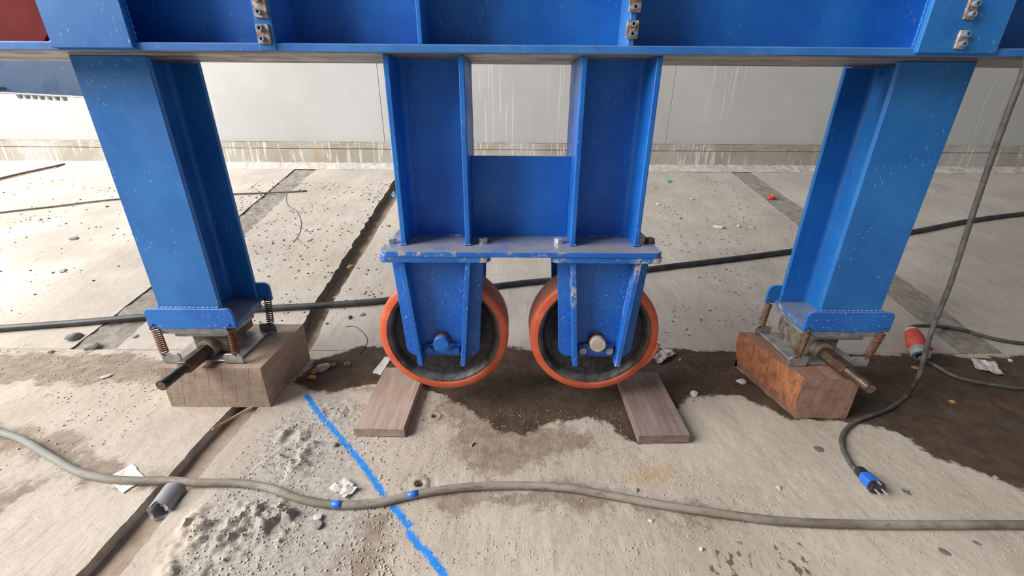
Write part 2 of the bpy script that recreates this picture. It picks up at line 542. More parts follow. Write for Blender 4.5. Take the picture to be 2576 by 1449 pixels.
class MB:
    """collects shapes into one bmesh"""
    def __init__(self):
        self.bm = bmesh.new()

    def box(self, x0, x1, y0, y1, z0, z1, bev=.0015):
        bm = self.bm
        vs = [bm.verts.new((x, y, z)) for z in (z0, z1) for y in (y0, y1) for x in (x0, x1)]
        fs = []
        for f in ((0, 2, 3, 1), (4, 5, 7, 6), (0, 1, 5, 4), (1, 3, 7, 5), (3, 2, 6, 7), (2, 0, 4, 6)):
            fs.append(bm.faces.new([vs[i] for i in f]))
        if bev:
            es = list({e for f in fs for e in f.edges})
            bmesh.ops.bevel(bm, geom=es, offset=bev, segments=1, affect='EDGES')
        return self

    def prism(self, pts, off, bev=.0015):
        """pts: list of 3D points of a planar outline; off: extrusion vector"""
        bm = self.bm
        off = Vector(off)
        a = [bm.verts.new(Vector(p)) for p in pts]
        b = [bm.verts.new(Vector(p) + off) for p in pts]
        fs = [bm.faces.new(a[::-1]), bm.faces.new(b)]
        n = len(a)
        for i in range(n):
            fs.append(bm.faces.new((a[i], a[(i + 1) % n], b[(i + 1) % n], b[i])))
        bmesh.ops.recalc_face_normals(bm, faces=fs)
        if bev:
            es = list({e for f in fs[:2] for e in f.edges})
            bmesh.ops.bevel(bm, geom=es, offset=bev, segments=1, affect='EDGES')
        return self

    def lathe(self, prof, c, axis='y', seg=48, closed=True):
        """prof: (radius, along axis) list"""
        bm = self.bm
        rings = []
        for r, h in prof:
            ring = []
            for k in range(seg):
                a = 2 * math.pi * k / seg
                u, v = r * math.cos(a), r * math.sin(a)
                p = {'y': (u, h, v), 'z': (u, v, h), 'x': (h, u, v)}[axis]
                ring.append(bm.verts.new(Vector(c) + Vector(p)))
            rings.append(ring)
        fs = []
        for i in range(len(rings) - 1 + (1 if closed else 0)):
            A, B = rings[i], rings[(i + 1) % len(rings)]
            for k in range(seg):
                fs.append(bm.faces.new((A[k], A[(k + 1) % seg], B[(k + 1) % seg], B[k])))
        bmesh.ops.recalc_face_normals(bm, faces=fs)
        return self

    def cyl(self, a, b, r0, r1=None, seg=24, cap=True):
        r1 = r0 if r1 is None else r1
        a, b = Vector(a), Vector(b)
        d = (b - a).normalized()
        u = d.orthogonal().normalized()
        v = d.cross(u)
        bm = self.bm
        A, B = [], []
        for k in range(seg):
            t = 2 * math.pi * (k + .5) / seg
            w = u * math.cos(t) + v * math.sin(t)
            A.append(bm.verts.new(a + w * r0))
            B.append(bm.verts.new(b + w * r1))
        fs = [bm.faces.new((A[k], A[(k + 1) % seg], B[(k + 1) % seg], B[k])) for k in range(seg)]
        if cap:
            fs += [bm.faces.new(A[::-1]), bm.faces.new(B)]
        bmesh.ops.recalc_face_normals(bm, faces=fs)
        return self

    def tube(self, pts, r, seg=8, cap=True):
        pts = [Vector(p) for p in pts]
        rr = r if callable(r) else (lambda i, n: r)
        bm = self.bm
        n = len(pts)
        prev = None
        rings = []
        for i, p in enumerate(pts):
            t = (pts[min(i + 1, n - 1)] - pts[max(i - 1, 0)]).normalized()
            if prev is None:
                u = t.orthogonal().normalized()
            else:
                u = (prev - t * prev.dot(t)).normalized()
            prev = u
            v = t.cross(u)
            rings.append([bm.verts.new(p + (u * math.cos(2 * math.pi * k / seg) + v * math.sin(2 * math.pi * k / seg)) * rr(i, n)) for k in range(seg)])
        fs = []
        for A, B in zip(rings[:-1], rings[1:]):
            for k in range(seg):
                fs.append(bm.faces.new((A[k], A[(k + 1) % seg], B[(k + 1) % seg], B[k])))
        if cap:
            fs += [bm.faces.new(rings[0][::-1]), bm.faces.new(rings[-1])]
        bmesh.ops.recalc_face_normals(bm, faces=fs)
        return self

    def build(self, name, mat, parent=None, smooth=False, angle=None):
        me = bpy.data.meshes.new(name)
        self.bm.to_mesh(me)
        self.bm.free()
        o = link(name, me, mat, parent, smooth)
        if angle:
            me.set_sharp_from_angle(angle=math.radians(angle))
        return o


def spline(pts, sub=8):
    """Catmull-Rom through the points"""
    P = [Vector(p) for p in pts]
    P = [P[0] * 2 - P[1]] + P + [P[-1] * 2 - P[-2]]
    out = []
    for i in range(1, len(P) - 2):
        for k in range(sub):
            t = k / sub
            a, b, c, d = P[i - 1], P[i], P[i + 1], P[i + 2]
            out.append(.5 * ((2 * b) + (c - a) * t + (2 * a - 5 * b + 4 * c - d) * t * t + (3 * b - a - 3 * c + d) * t ** 3))
    out.append(P[-2])
    return out


def hexhead(c, r, h, axis='z', rot=.3):
    m = MB()
    pts = []
    for k in range(6):
        a = rot + k * math.pi / 3
        u, v = r * math.cos(a), r * math.sin(a)
        pts.append(Vector(c) + Vector((u, v, 0) if axis == 'z' else (u, 0, v)))
    m.prism(pts, (0, 0, h) if axis == 'z' else (0, -h, 0), bev=r * .09)
    return m


def rbox_outline(x0, x1, z0, z1, y, r_top=.0, r_bot=.0, n=5):
    """outline in an XZ plane with rounded top / bottom corners"""
    pts = []
    for (cx, cz, r, a0) in ((x1, z1, r_top, 0), (x0, z1, r_top, 90), (x0, z0, r_bot, 180), (x1, z0, r_bot, 270)):
        sx = -1 if cx == x1 else 1
        sz = -1 if cz == z1 else 1
        if r == 0:
            pts.append((cx, y, cz))
            continue
        for k in range(n + 1):
            a = math.radians(a0 + 90 * k / n)
            pts.append((cx + sx * r + r * math.cos(a), y, cz + sz * r + r * math.sin(a)))
    return pts


# ================================================================== FLOOR
# joints between the slabs, as measured lines on the ground
TL = gxy([(990, 456), (788, 767), (740, 845), (573, 1034), (400, 1220), (186, 1449)])
TR = gxy([(1001, 495), (835, 765), (800, 850), (643, 1034), (482, 1225), (295, 1449)])
J1L = gxy([(742, 425), (600, 545), (385, 716), (270, 806), (185, 870)])
J1R = gxy([(795, 425), (650, 560), (470, 716), (395, 790), (300, 870)])
J3L = gxy([(1838, 432), (2000, 560), (2238, 745), (2330, 820), (2420, 890)])
J3R = gxy([(1885, 432), (2080, 565), (2330, 745), (2440, 830), (2530, 890)])


def xat(line):
    pts = sorted([(p[1], p[0]) for p in line])
    ys, xs = np.array([p[0] for p in pts]), np.array([p[1] for p in pts])
    s0 = (xs[1] - xs[0]) / (ys[1] - ys[0])
    s1 = (xs[-1] - xs[-2]) / (ys[-1] - ys[-2])

    def f(y):
        y = np.asarray(y, float)
        r = np.interp(y, ys, xs)
        r = np.where(y < ys[0], xs[0] + (y - ys[0]) * s0, r)
        return np.where(y > ys[-1], xs[-1] + (y - ys[-1]) * s1, r)
    return f


fTL, fTR, fJ1L, fJ1R, fJ3L, fJ3R = map(xat, (TL, TR, J1L, J1R, J3L, J3R))
Y_WALL = 3.95

WET = gxy([(790, 905), (900, 872), (1290, 872), (1700, 878), (1860, 884), (2160, 893), (2350, 886), (2450, 898), (2576, 893), (2900, 900), (3300, 1300),
           (2576, 1235), (2440, 1180), (2345, 1150), (2290, 1108), (2215, 1075), (2140, 1062), (1990, 1052), (1890, 1010), (1860, 995), (1745, 995),
           (1720, 1020), (1690, 1060), (1610, 1112), (1560, 1098), (1545, 1070), (1480, 1055), (1420, 1058), (1370, 1072), (1320, 1098), (1270, 1090), (1215, 1052), (1130, 1005),
           (1065, 985), (1040, 960), (960, 965), (850, 985), (770, 985), (735, 960)])
MUD = [gxy([(-400, 890), (0, 882), (120, 880), (420, 890), (760, 900), (780, 960), (900, 990), (1080, 1000), (1180, 1180), (1300, 1190), (1500, 1130), (1560, 1120), (1100, 985),
            (760, 960), (420, 960), (200, 966), (0, 966), (-400, 966)]),
       gxy([(-300, 1090), (30, 1075), (110, 1095), (210, 1110), (300, 1175), (400, 1190), (430, 1240), (330, 1235), (200, 1195), (90, 1165), (-50, 1130), (-300, 1150)]),
       gxy([(-300, 1290), (0, 1240), (130, 1190), (165, 1195), (90, 1245), (0, 1290), (-300, 1400)]),
       gxy([(900, 1320), (980, 1270), (1010, 1340), (960, 1449), (880, 1500), (860, 1449)]),
       gxy([(1080, 1240), (1400, 1210), (1650, 1250), (1900, 1300), (1880, 1325), (1600, 1290), (1400, 1275), (1150, 1290)])]
LUMP = [(gxy([(430, 1330), (520, 1260), (640, 1265), (760, 1300), (720, 1380), (560, 1449), (470, 1520), (380, 1500)]), .021),
        (gxy([(700, 1085), (760, 1060), (820, 1110), (800, 1190), (720, 1210), (640, 1180)]), .017),
        (gxy([(770, 1010), (880, 1005), (920, 1040), (840, 1075), (790, 1050)]), .010),
        (gxy([(640, 1280), (720, 1255), (765, 1285), (740, 1325), (670, 1335)]), .030)]
GREY = [gxy([(420, 1500), (560, 1240), (700, 1060), (800, 1000), (930, 1010), (920, 1180), (900, 1260), (960, 1300), (860, 1500)])]
RUST = [gxy([(1560, 1140), (1700, 1150), (1760, 1185), (1720, 1240), (1600, 1260), (1530, 1210)]), gxy([(1780, 1190), (1960, 1210), (2050, 1260), (1850, 1270)])]
FOOT = [gxy([(1800, 1375), (1870, 1352), (1905, 1395), (1880, 1449), (1800, 1470), (1785, 1430)]),
        gxy([(1945, 1368), (2010, 1360), (2050, 1420), (2040, 1449), (1960, 1449)])]
PAINT = [gxy([(772, 996), (800, 1040), (850, 1095), (882, 1132), (930, 1192), (965, 1245)]), gxy([(990, 1278), (1010, 1300), (1028, 1322)]), gxy([(1030, 1338), (1052, 1370), (1082, 1402), (1118, 1449), (1150, 1490)])]
TEAL = gxy([(2500, 1050), (2540, 1062), (2600, 1075)])
HOLES = [(G(1055, 1217)[:2], .0125), (G(1094, 1047)[:2], .010)]


def relief(X, Y):
    z = base_z(X, Y)
    z = z + .006 * fbm(X * 2.2, Y * 2.2, 1, 3) + .0035 * fbm(X * 16, Y * 5, 2, 4) + .0022 * fbm(X * 55, Y * 55, 5, 3)
    # trodden dirt in the valley between the front and the rising slabs
    dv = np.clip(1 - np.abs(Y - 1.47) / .16, 0, 1)
    z = z + dv * (.012 * fbm(X * 14, Y * 14, 9, 4) - .003)
    for poly, amp in LUMP:
        sd = poly_sd(X, Y, poly)
        m = np.clip(-sd / .045 + .25, 0, 1)
        nz = fbm(X * 26, Y * 26, 13, 4) + .45 * fbm(X * 75, Y * 75, 15, 2)
        z = z + m * amp * np.clip(nz * 2.6 + .25, 0, 1.2)
    return z


def slab(name, xl, xr, ys, nx_fn, parent, ragged=.004, mat='slab'):
    """a slab: grid between two joint lines, sides turned down into the joints"""
    ny = len(ys)
    us = nx_fn
    nx = len(us)
    YY = np.repeat(ys[:, None], nx, 1)
    L = xl(ys) + ragged * 3 * fbm(ys * 22, ys * 0 + 3.3, 21, 4)
    R = xr(ys) + ragged * 3 * fbm(ys * 22, ys * 0 + 7.7, 23, 4)
    XX = L[:, None] + (R - L)[:, None] * us[None, :]
    ZZ = relief(XX, YY)
    # drilled holes
    for (hx, hy), hr in HOLES:
        dx, dy = XX - hx, YY - hy
        rr = np.hypot(dx, dy) + 1e-9
        hr = hr * 1.5
        inn = rr < hr * .98
        ring = (rr >= hr * .98) & (rr < hr * 1.45)
        sc = np.where(ring, hr / rr, np.where(inn, np.minimum(1, hr * .9 / rr * (rr > hr * .45) + (rr <= hr * .45)), 1))
        XX, YY = hx + dx * sc, hy + dy * sc
        ZZ = np.where(inn, -.045, ZZ)
        lip = (rr >= hr * .98) & (rr < hr * 2.6)
        ZZ = np.where(lip, ZZ + .002 * fbm(XX * 120, YY * 120, 4, 2) - .002, ZZ)
    # skirt columns left / right, rows front / back
    def pad(A, lo):
        A = np.concatenate([A[:, :1] + lo, A, A[:, -1:] + lo], 1)
        return np.concatenate([A[:1] + lo, A, A[-1:] + lo], 0)
    PX, PYY = pad(XX, 0), pad(YY, 0)
    PZZ = pad(ZZ, -.085)
    nyy, nxx = PX.shape
    co = np.stack([PX, PYY, PZZ], -1).reshape(-1, 3)
    idx = np.arange(nyy * nxx).reshape(nyy, nxx)
    q = np.stack([idx[:-1, :-1], idx[:-1, 1:], idx[1:, 1:], idx[1:, :-1]], -1).reshape(-1, 4)
    me = bpy.data.meshes.new(name)
    me.vertices.add(len(co))
    me.vertices.foreach_set('co', co.ravel())
    me.loops.add(q.size)
    me.loops.foreach_set('vertex_index', q.ravel().astype(np.int32))
    me.polygons.add(len(q))
    me.polygons.foreach_set('loop_start', np.arange(0, q.size, 4, dtype=np.int32))
    mi = np.zeros((nyy - 1, nxx - 1), np.int32)
    mi[:, 0] = mi[:, -1] = mi[0] = mi[-1] = 1
    me.polygons.foreach_set('material_index', mi.ravel())
    me.update(calc_edges=True)
    X, Y = co[:, 0], co[:, 1]
    jit = .02 * fbm(X * 7, Y * 7, 31, 3)

    def att(n, v):
        a = me.attributes.new(n, 'FLOAT', 'POINT')
        a.data.foreach_set('value', np.asarray(v, np.float32))
    att('wet', poly_sd(X, Y, WET) + jit)
    att('mud', np.min([poly_sd(X, Y, p) for p in MUD], 0) + jit)
    att('grey', np.min([poly_sd(X, Y, p) for p in GREY], 0))
    att('rust', np.min([poly_sd(X, Y, p) for p in RUST], 0) * 4)
    att('foot', np.min([poly_sd(X, Y, p) for p in FOOT], 0))
    att('paint', np.min([line_d(X, Y, p) for p in PAINT], 0))
    att('teal', line_d(X, Y, TEAL))
    o = link(name, me, [mat, 'edge' if mat == 'slab_back' else 'edge_pale'], parent, True)
    me.set_sharp_from_angle(angle=math.radians(50))
    return o


# soil under the joints
xs = np.concatenate([np.linspace(-9, -2, 16), np.linspace(-1.9, 1.9, 250), np.linspace(2, 9, 16)])
ysb = np.concatenate([np.linspace(-4, .4, 12), np.linspace(.43, Y_WALL + .3, 180)])
XX, YY = np.meshgrid(xs, ysb)
ZZ = base_z(XX, YY) - np.where(YY > Y_CR, .055, .030) + .010 * fbm(XX * 9, YY * 9, 41, 4)
floor_me = bpy.data.meshes.new('floor')
idx = np.arange(XX.size).reshape(XX.shape)
q = np.stack([idx[:-1, :-1], idx[:-1, 1:], idx[1:, 1:], idx[1:, :-1]], -1).reshape(-1, 4)
floor_me.from_pydata(np.stack([XX, YY, ZZ], -1).reshape(-1, 3).tolist(), [], q.tolist())
floor = link('floor', floor_me, 'mud', None, True)
floor['kind'] = 'structure'
# slab children keep world coordinates
floor_me.transform(Matrix.Translation(floor.location))
floor.location = (0, 0, 0)
ORG[floor.name] = Vector((0, 0, 0))

cst = lambda v: (lambda y: np.full(np.shape(y), float(v)))
ys_front = np.concatenate([np.linspace(-4, .36, 16), np.arange(.40, 1.562, .0052)])
ys_back = np.arange(1.5625, Y_WALL + .05, .0115)
slab('slab', cst(-9), fTL, ys_front, np.concatenate([np.linspace(0, .77, 40)[:-1], np.linspace(.77, 1, 330)]), floor)
slab('slab', fTR, cst(9), ys_front, np.concatenate([np.linspace(0, .30, 560), np.linspace(.30, 1, 50)[1:]]), floor)
slab('slab', cst(-9), fJ1L, ys_back, np.concatenate([np.linspace(0, .55, 40)[:-1], np.linspace(.55, 1, 260)]), floor, mat='slab_back')
slab('slab', fJ1R, fTL, ys_back, np.linspace(0, 1, 90), floor, .010, mat='slab_back')
slab('slab', fTR, fJ3L, ys_back, np.linspace(0, 1, 250), floor, mat='slab_back')
slab('slab', fJ3R, cst(9), ys_back, np.concatenate([np.linspace(0, .45, 220), np.linspace(.45, 1, 40)[1:]]), floor, mat='slab_back')


def fill_strip(fl, fr, depth, y0, y1, n=130):
    ys = np.linspace(y0, y1, n)
    us = np.linspace(-.1, 1.1, 14)
    L, R = fl(ys), fr(ys)
    X = L[:, None] + (R - L)[:, None] * us[None]
    Y = np.repeat(ys[:, None], len(us), 1)
    Z = base_z(X, Y) - depth + .018 * fbm(X * 26, Y * 26, 51, 4)
    me = bpy.data.meshes.new('joint_filling')
    idx = np.arange(X.size).reshape(X.shape)
    q = np.stack([idx[:-1, :-1], idx[:-1, 1:], idx[1:, 1:], idx[1:, :-1]], -1).reshape(-1, 4)
    me.from_pydata(np.stack([X, Y, Z], -1).reshape(-1, 3).tolist(), [], q.tolist())
    return link('joint_filling', me, 'fill', floor, True)


for (hx, hy), hr in HOLES:
    zh = float(relief(np.array([hx]), np.array([hy]))[0])
    prof = [(hr * .98, -.05), (hr, .0005), (hr * 1.12, .0022), (hr * 1.5, .0026), (hr * 2.1, .0012), (hr * 2.7, -.004)]
    m_ = MB().lathe(prof, (hx, hy, zh), 'z', 28, False)
    for v_ in m_.bm.verts:
        dx_, dy_ = v_.co.x - hx, v_.co.y - hy
        k_ = 1 + .28 * float(fbm(v_.co.x * 90, v_.co.y * 90, 6, 2)) * (math.hypot(dx_, dy_) > hr * 1.05)
        v_.co.x, v_.co.y = hx + dx_ * k_, hy + dy_ * k_
        v_.co.z += .0018 * float(fbm(v_.co.x * 200, v_.co.y * 200, 3, 2))
    m_.build('drill_hole', 'crater', floor, True)


fill_strip(fJ1L, fJ1R, .007, 1.56, Y_WALL)
fill_strip(fJ3L, fJ3R, .006, 1.56, Y_WALL)

# ================================================================== WALL
zb = float(base_z(0, Y_WALL))
wall = MB().box(-9, 9, Y_WALL + .03, Y_WALL + .4, zb - .3, 4.2, 0).build('wall_back', 'wall')
wall['kind'] = 'structure'
wall.data.transform(Matrix.Translation(wall.location))
wall.location = (0, 0, 0)
ORG[wall.name] = Vector((0, 0, 0))
z_a = PY(1290, 377, Y_WALL).z          # board mark
z_b = PY(1290, 360, Y_WALL).z          # construction joint
xp = [-9, -5.2, PY(-400, 300, Y_WALL).x, PY(962, 300, Y_WALL).x, PY(1690, 260, Y_WALL).x, PY(2480, 260, Y_WALL).x, 6.0, 9]
for a, b in zip(xp[:-1], xp[1:]):
    MB().box(a + .0015, b - .0015, Y_WALL + .004, Y_WALL + .03, z_b, 4.2, .002).build('panel', 'wall', wall)


def rough_strip(x0, x1, y, z0, z1, amp, seed):
    n = int((x1 - x0) / .018)
    X = np.linspace(x0, x1, n)
    rows = []
    K = 7
    for k in range(K):
        u = k / (K - 1)
        Zr = z0 + (z1 - z0) * u + (amp * 1.2 * fbm(X * 9, X * 0 + seed, seed, 4) if k == K - 1 else 0)
        Yr = y + amp * fbm(X * 14, X * 0 + u * 4, seed + 3, 4)
        rows.append(np.stack([X, np.broadcast_to(Yr, X.shape), np.broadcast_to(Zr, X.shape)], -1))
    top = rows[-1].copy()
    top[:, 1] = y + .03
    bot = rows[0].copy()
    bot[:, 1] = y + .03
    V = np.concatenate([bot[None]] + [r[None] for r in rows] + [top[None]], 0)
    me = bpy.data.meshes.new('strip')
    idx = np.arange(V.shape[0] * n).reshape(V.shape[0], n)
    q = np.stack([idx[:-1, :-1], idx[:-1, 1:], idx[1:, 1:], idx[1:, :-1]], -1).reshape(-1, 4)
    me.from_pydata(V.reshape(-1, 3).tolist(), [], q.tolist())
    return me


link('lower_strip', rough_strip(-6.5, 6.5, Y_WALL - .004, z_a + .002, z_b, .006, 3), 'wall_low', wall)
link('lower_strip', rough_strip(-6.5, 6.5, Y_WALL - .007, zb - .06, z_a - .002, .004, 8), 'wall_low', wall)
# mortar fillet along the foot of the wall
X = np.linspace(-6.5, 6.5, 700)
rows = []
for k in range(6):
    u = k / 5
    rows.append(np.stack([X, Y_WALL - .10 * (1 - u) * (1 + .6 * fbm(X * 6, X * 0 + 2, 3, 4)), zb + SLOPE * -.1 * (1 - u) + .03 * u + .012 * fbm(X * 30, X * 0 + u * 5, 6, 3) * (k > 0)], -1))
V = np.stack(rows)
idx = np.arange(V.shape[0] * len(X)).reshape(V.shape[0], len(X))
q = np.stack([idx[:-1, :-1], idx[:-1, 1:], idx[1:, 1:], idx[1:, :-1]], -1).reshape(-1, 4)
me = bpy.data.meshes.new('mortar_fillet')
me.from_pydata(V.reshape(-1, 3).tolist(), [], q.tolist())
link('mortar_fillet', me, 'fillet', wall, True)

# ================================================================== GANTRY FRAME
zU = 1.081                       # underside of the beam
YB0, YB1, YW = 1.146, 1.398, 1.272
BT = zU + .42                    # top of the beam
XB0, XB1 = -2.9, 2.6
XL0, XL1, XR0, XR1 = -1.1433, -.9434, 1.0092, 1.2093
YP0, YP1 = 1.230, 1.4406
gantry = thing('gantry_frame', 'blue steel gantry frame with cross beam, two outer posts and two middle columns', 'gantry', (0, 1.27, 0))
MB().box(-1.18, XB1, YW - .006, YW + .006, zU + .02, BT - .02, 0).build('beam_web', 'blue', gantry)
rp0, rp1 = PY(-30, 0, YW - .06), PY(120, 108, YW - .06)
MB().prism([(-2.8, YW - .05, zU + .02), (rp1.x - .026, YW - .05, zU + .02), (rp1.x, YW - .05, zU + .045), (rp1.x - .0, YW - .05, BT - .03), (-2.8, YW - .05, BT - .03)],
           (0, .012, 0)).build('red_panel', 'red_panel', gantry)['label'] = 'dark red primed steel panel'
MB().box(XB0, XB1, YB0, YB1, zU, zU + .020, .003).build('beam_flange', 'blue_flange', gantry)
MB().box(XB0, XB1, YB0, YB1, BT - .02, BT, .003).build('beam_flange', 'blue_flange', gantry)


def lug(parent, px, py, Y, w, h, mat='lugmetal', yaw=0):
    """a small plate with two threaded nuts"""
    c = PY(px, py, Y)
    MB().box(c.x - w / 2, c.x + w / 2, Y - .005, Y + .001, c.z - h / 2, c.z + h / 2, .001).build('lug_plate', mat, parent)
    for s in (-1, 1):
        z = c.z + s * h * .27
        MB().lathe([(.0065, -.012), (.0065, 0), (.0032, 0), (.0032, -.012)], (c.x - .001, Y - .004, z), 'y', 14).build('nut', 'nut', parent, True, 35)
        MB().cyl((c.x - .001, Y - .006, z), (c.x - .001, Y - .005, z), .0034, seg=12).build('nut_hole', 'dark', parent)


# web stiffeners of the beam
p0, p1 = PY(653, 118, YB0), PY(697, 118, YB0)
st = MB().box(p0.x, p1.x, YB0 - .002, YW - .006, zU + .004, BT - .02, .002).build('stiffener', 'blue_flange', gantry)
lug(st, 664, 86, YB0 - .002, .030, .040)
lug(st, 655, 16, YB0 - .002, .030, .046)
p0, p1 = PY(1052, 110, YB0 + .004), PY(1063, 110, YB0 + .004)
MB().box(p0.x, p1.x, YB0 + .004, YW - .006, zU + .02, BT - .02, .0015).build('stiffener', 'blue', gantry)
p0, p1 = PY(1579, 112, YB0 + .008), PY(1594, 112, YB0 + .008)
st = MB().box(p0.x, p1.x, YB0 + .008, YW - .006, zU + .02, BT - .02, .0015).build('stiffener', 'blue_flange', gantry)
lug(st, 1590, 75, YB0 + .006, .028, .037)
lug(st, 1598, 6, YB0 + .006, .028, .040)

# end plates in line with the posts, with their web plates
YE = YB0 - .010
for (pa, pb, lugs) in (((130, 120), (335, 120), []), ((2306, 133), (2506, 135), [(2418, 100), (2441, 25)])):
    a, b = PY(*pa, YE), PY(*pb, YE)
    ep = MB().box(a.x, b.x, YE, YE + .014, min(a.z, b.z), BT, .002).build('end_plate', 'blue_post', gantry)
    MB().box((a.x + b.x) / 2 - .005, (a.x + b.x) / 2 + .005, YE + .014, YW - .006, zU + .02, BT - .02, 0).build('web_plate', 'blue', ep)
    # weld bead along the plate edge
    for side, xx in ((0, a.x), (1, b.x)):
        pts = [(xx, YE + .016 + .0015 * random.random(), zU + .022 + .0045 * k) for k in range(70)]
        MB().tube(pts, lambda i, n: .0022 + .0011 * math.sin(i * 2.1), 6).build('weld_bead', 'blue_post', ep, True)
    for l in lugs:
        lug(ep, *l, YE, .024, .038)

# posts: H sections on base plates with spring brackets
def post(x0, x1):
    xc = (x0 + x1) / 2
    zb_ = .300
    web = MB().box(xc - .0045, xc + .0045, YP0 + .014, YP1 - .014, zb_, zU, 0)
    # root fillets
    for y, s in ((YP0 + .015, 1), (YP1 - .015, -1)):
        for sx in (-1, 1):
            w = .016
            pts = [(xc + sx * .0045, y, zb_)]
            for k in range(6):
                a = math.radians(90 * k / 5)
                pts.append((xc + sx * (.0045 + w - w * math.sin(a)), y + s * (w - w * math.cos(a)), zb_))
            web.prism(pts, (0, 0, zU - zb_), 0)
    po = web.build('post', 'blue_post', gantry, False)
    MB().box(x0, x1, YP0, YP0 + .015, zb_, zU, .0025).build('post_flange', 'blue_post', po)
    MB().box(x0, x1, YP1 - .015, YP1, zb_, BT, .0025).build('post_flange', 'blue_post', po)
    MB().box(xc - .0045, xc + .0045, YB1 + .001, YP1 - .015, zU, BT, 0).build('web_plate', 'blue', po)
    MB().box(x0, x1, YB1 + .001, YP1 - .015, zU - .001, zU + .012, 0).build('cap_plate', 'blue_flange', po)
    # base plate, wider at the front bracket
    bw = .143
    MB().prism([(xc - bw, YP0 - .0005, .290), (xc + bw, YP0 - .0005, .290), (xc + .108, YP1 + .004, .290), (xc - .108, YP1 + .004, .290)], (0, 0, .012)).build('post_base_plate', 'blue_plate', po)
    o = MB().prism(rbox_outline(xc - bw, xc + bw, .290, .361, YP0 - .012, .022, .004), (0, .011, 0)).build('spring_bracket', 'blue_fork', po)
    for sx in (-1, 1):
        MB().cyl((xc + sx * (bw - .018), YP0 - .0126, .303), (xc + sx * (bw - .018), YP0 - .011, .303), .004, seg=10).build('bracket_hole', 'dark', po)
    MB().prism(rbox_outline(xc - bw, xc + bw, .290, .361, YP1, .022, .004), (0, .011, 0)).build('spring_bracket', 'blue_post', po)
    pts = [(xc - .1 + .2 * k / 50, YP0 - .003, .3625 + .001 * math.sin(k * 2.3)) for k in range(51)]
    MB().tube(pts, lambda i, n: .0035 + .001 * math.sin(i * 1.7), 6).build('weld_bead', 'blue_flange', po, True)
    return po


post(XL0, XL1)
post(XR0, XR1)

# middle columns
YC0, YC1 = 1.166, 1.375
zK = .596
CX = (-.317, -.117, .172, .371)


def column(x0, x1):
    co = MB().box(x0 + .01, x1 - .01, YW - .005, YW + .005, zK, zU, 0)
    for x, s in ((x0 + .0145, 1), (x1 - .0145, -1)):
        for sy in (-1, 1):
            w = .014
            pts = [(x, YW + sy * .005, zK)]
            for k in range(6):
                a = math.radians(90 * k / 5)
                pts.append((x + s * (w - w * math.cos(a)), YW + sy * (.005 + w - w * math.sin(a)), zK))
            co.prism(pts, (0, 0, zU - zK), 0)
    c = co.build('column', 'blue', gantry)
    MB().box(x0, x0 + .0145, YC0, YC1, zK, zU, .002).build('column_flange', 'blue', c)
    MB().box(x1 - .0145, x1, YC0, YC1, zK, zU, .002).build('column_flange', 'blue', c)
    # weld along the foot
    for a, b in (((x0 - .001, YC0 - .001), (x0 + .016, YC0 - .001)), ((x1 - .016, YC0 - .001), (x1 + .001, YC0 - .001)), ((x0 + .02, YW - .007), (x1 - .02, YW - .007))):
        pts = [(a[0] + (b[0] - a[0]) * k / 20, a[1] + .0012 * math.sin(k * 2.2), zK + .002) for k in range(21)]
        MB().tube(pts, .0035, 6).build('weld_bead', 'blue_plate', c, True)


column(CX[0], CX[1])
column(CX[2], CX[3])
zi = PY(1312, 393, YW - .006).z
MB().box(CX[1], CX[2], YW - .006, YW + .006, zK, zi, .001).build('infill_plate', 'blue', gantry)

YK0, YK1 = 1.105, 1.437
kx0, kx1 = PY(951, 634, YK0).x, PY(1670, 636, YK0).x


def rplate(x0, x1, y0, y1, z0, z1, r=.022, n=5):
    pts = []
    for (cx, cy, sx, sy, a0) in ((x1, y1, -1, -1, 0), (x0, y1, 1, -1, 90), (x0, y0, 1, 1, 180), (x1, y0, -1, 1, 270)):
        for k in range(n + 1):
            a = math.radians(a0 + 90 * k / n)
            pts.append((cx + sx * r + r * math.cos(a), cy + sy * r + r * math.sin(a), z0))
    return MB().prism(pts, (0, 0, z1 - z0), .0015)


foot = rplate(kx0, kx1, YK0, YK1, zK - .016, zK).build('foot_plate', 'blue_plate', gantry)
for px, mt in ((985, 'zinc'), (1216, 'zinc'), (1405, 'zinc'), (1634, 'rustbolt')):
    c = PZ(px, 611, zK)
    for y, mm in ((c.y, mt), (YK1 - .028, 'zinc')):
        MB().lathe([(.0005, .0), (.0165, .0), (.0165, .0025), (.0005, .0025)], (c.x, y, zK), 'z', 20).build('washer', mm, foot, True, 35)
        hexhead((c.x, y, zK + .0025), .0148, .0125, 'z', .35).build('bolt', mm, foot)

# raking strut of the carriage behind the left post
sy = 2.35
a0, a1 = PY(-500, 150, sy), PY(140, 150, sy)
zt0, zt1 = PY(0, 150, sy).z, PY(205, 163, sy).z
zl0, zl1 = PY(0, 231, sy).z, PY(205, 242, sy).z
xe = PY(300, 240, sy).x
sl = (zl1 - zl0) / (PY(205, 242, sy).x - PY(0, 231, sy).x)
xa = PY(0, 231, sy).x
zbot = lambda x: zl0 + sl * (x - xa)
strut = MB().prism([(-4.2, sy, zbot(-4.2)), (xe, sy, zbot(xe)), (xe, sy, zbot(xe) + .160), (PY(138, 155, sy).x, sy, zt0 + .003), (-4.2, sy, zt0 + .003)], (0, .012, 0)).build('strut_web', 'blue_dark', gantry)
MB().prism([(-4.2, sy - .02, zbot(-4.2) - .008), (xe, sy - .02, zbot(xe) - .008), (xe, sy - .02, zbot(xe)), (-4.2, sy - .02, zbot(-4.2))], (0, .12, 0)).build('strut_flange', 'galv', strut)
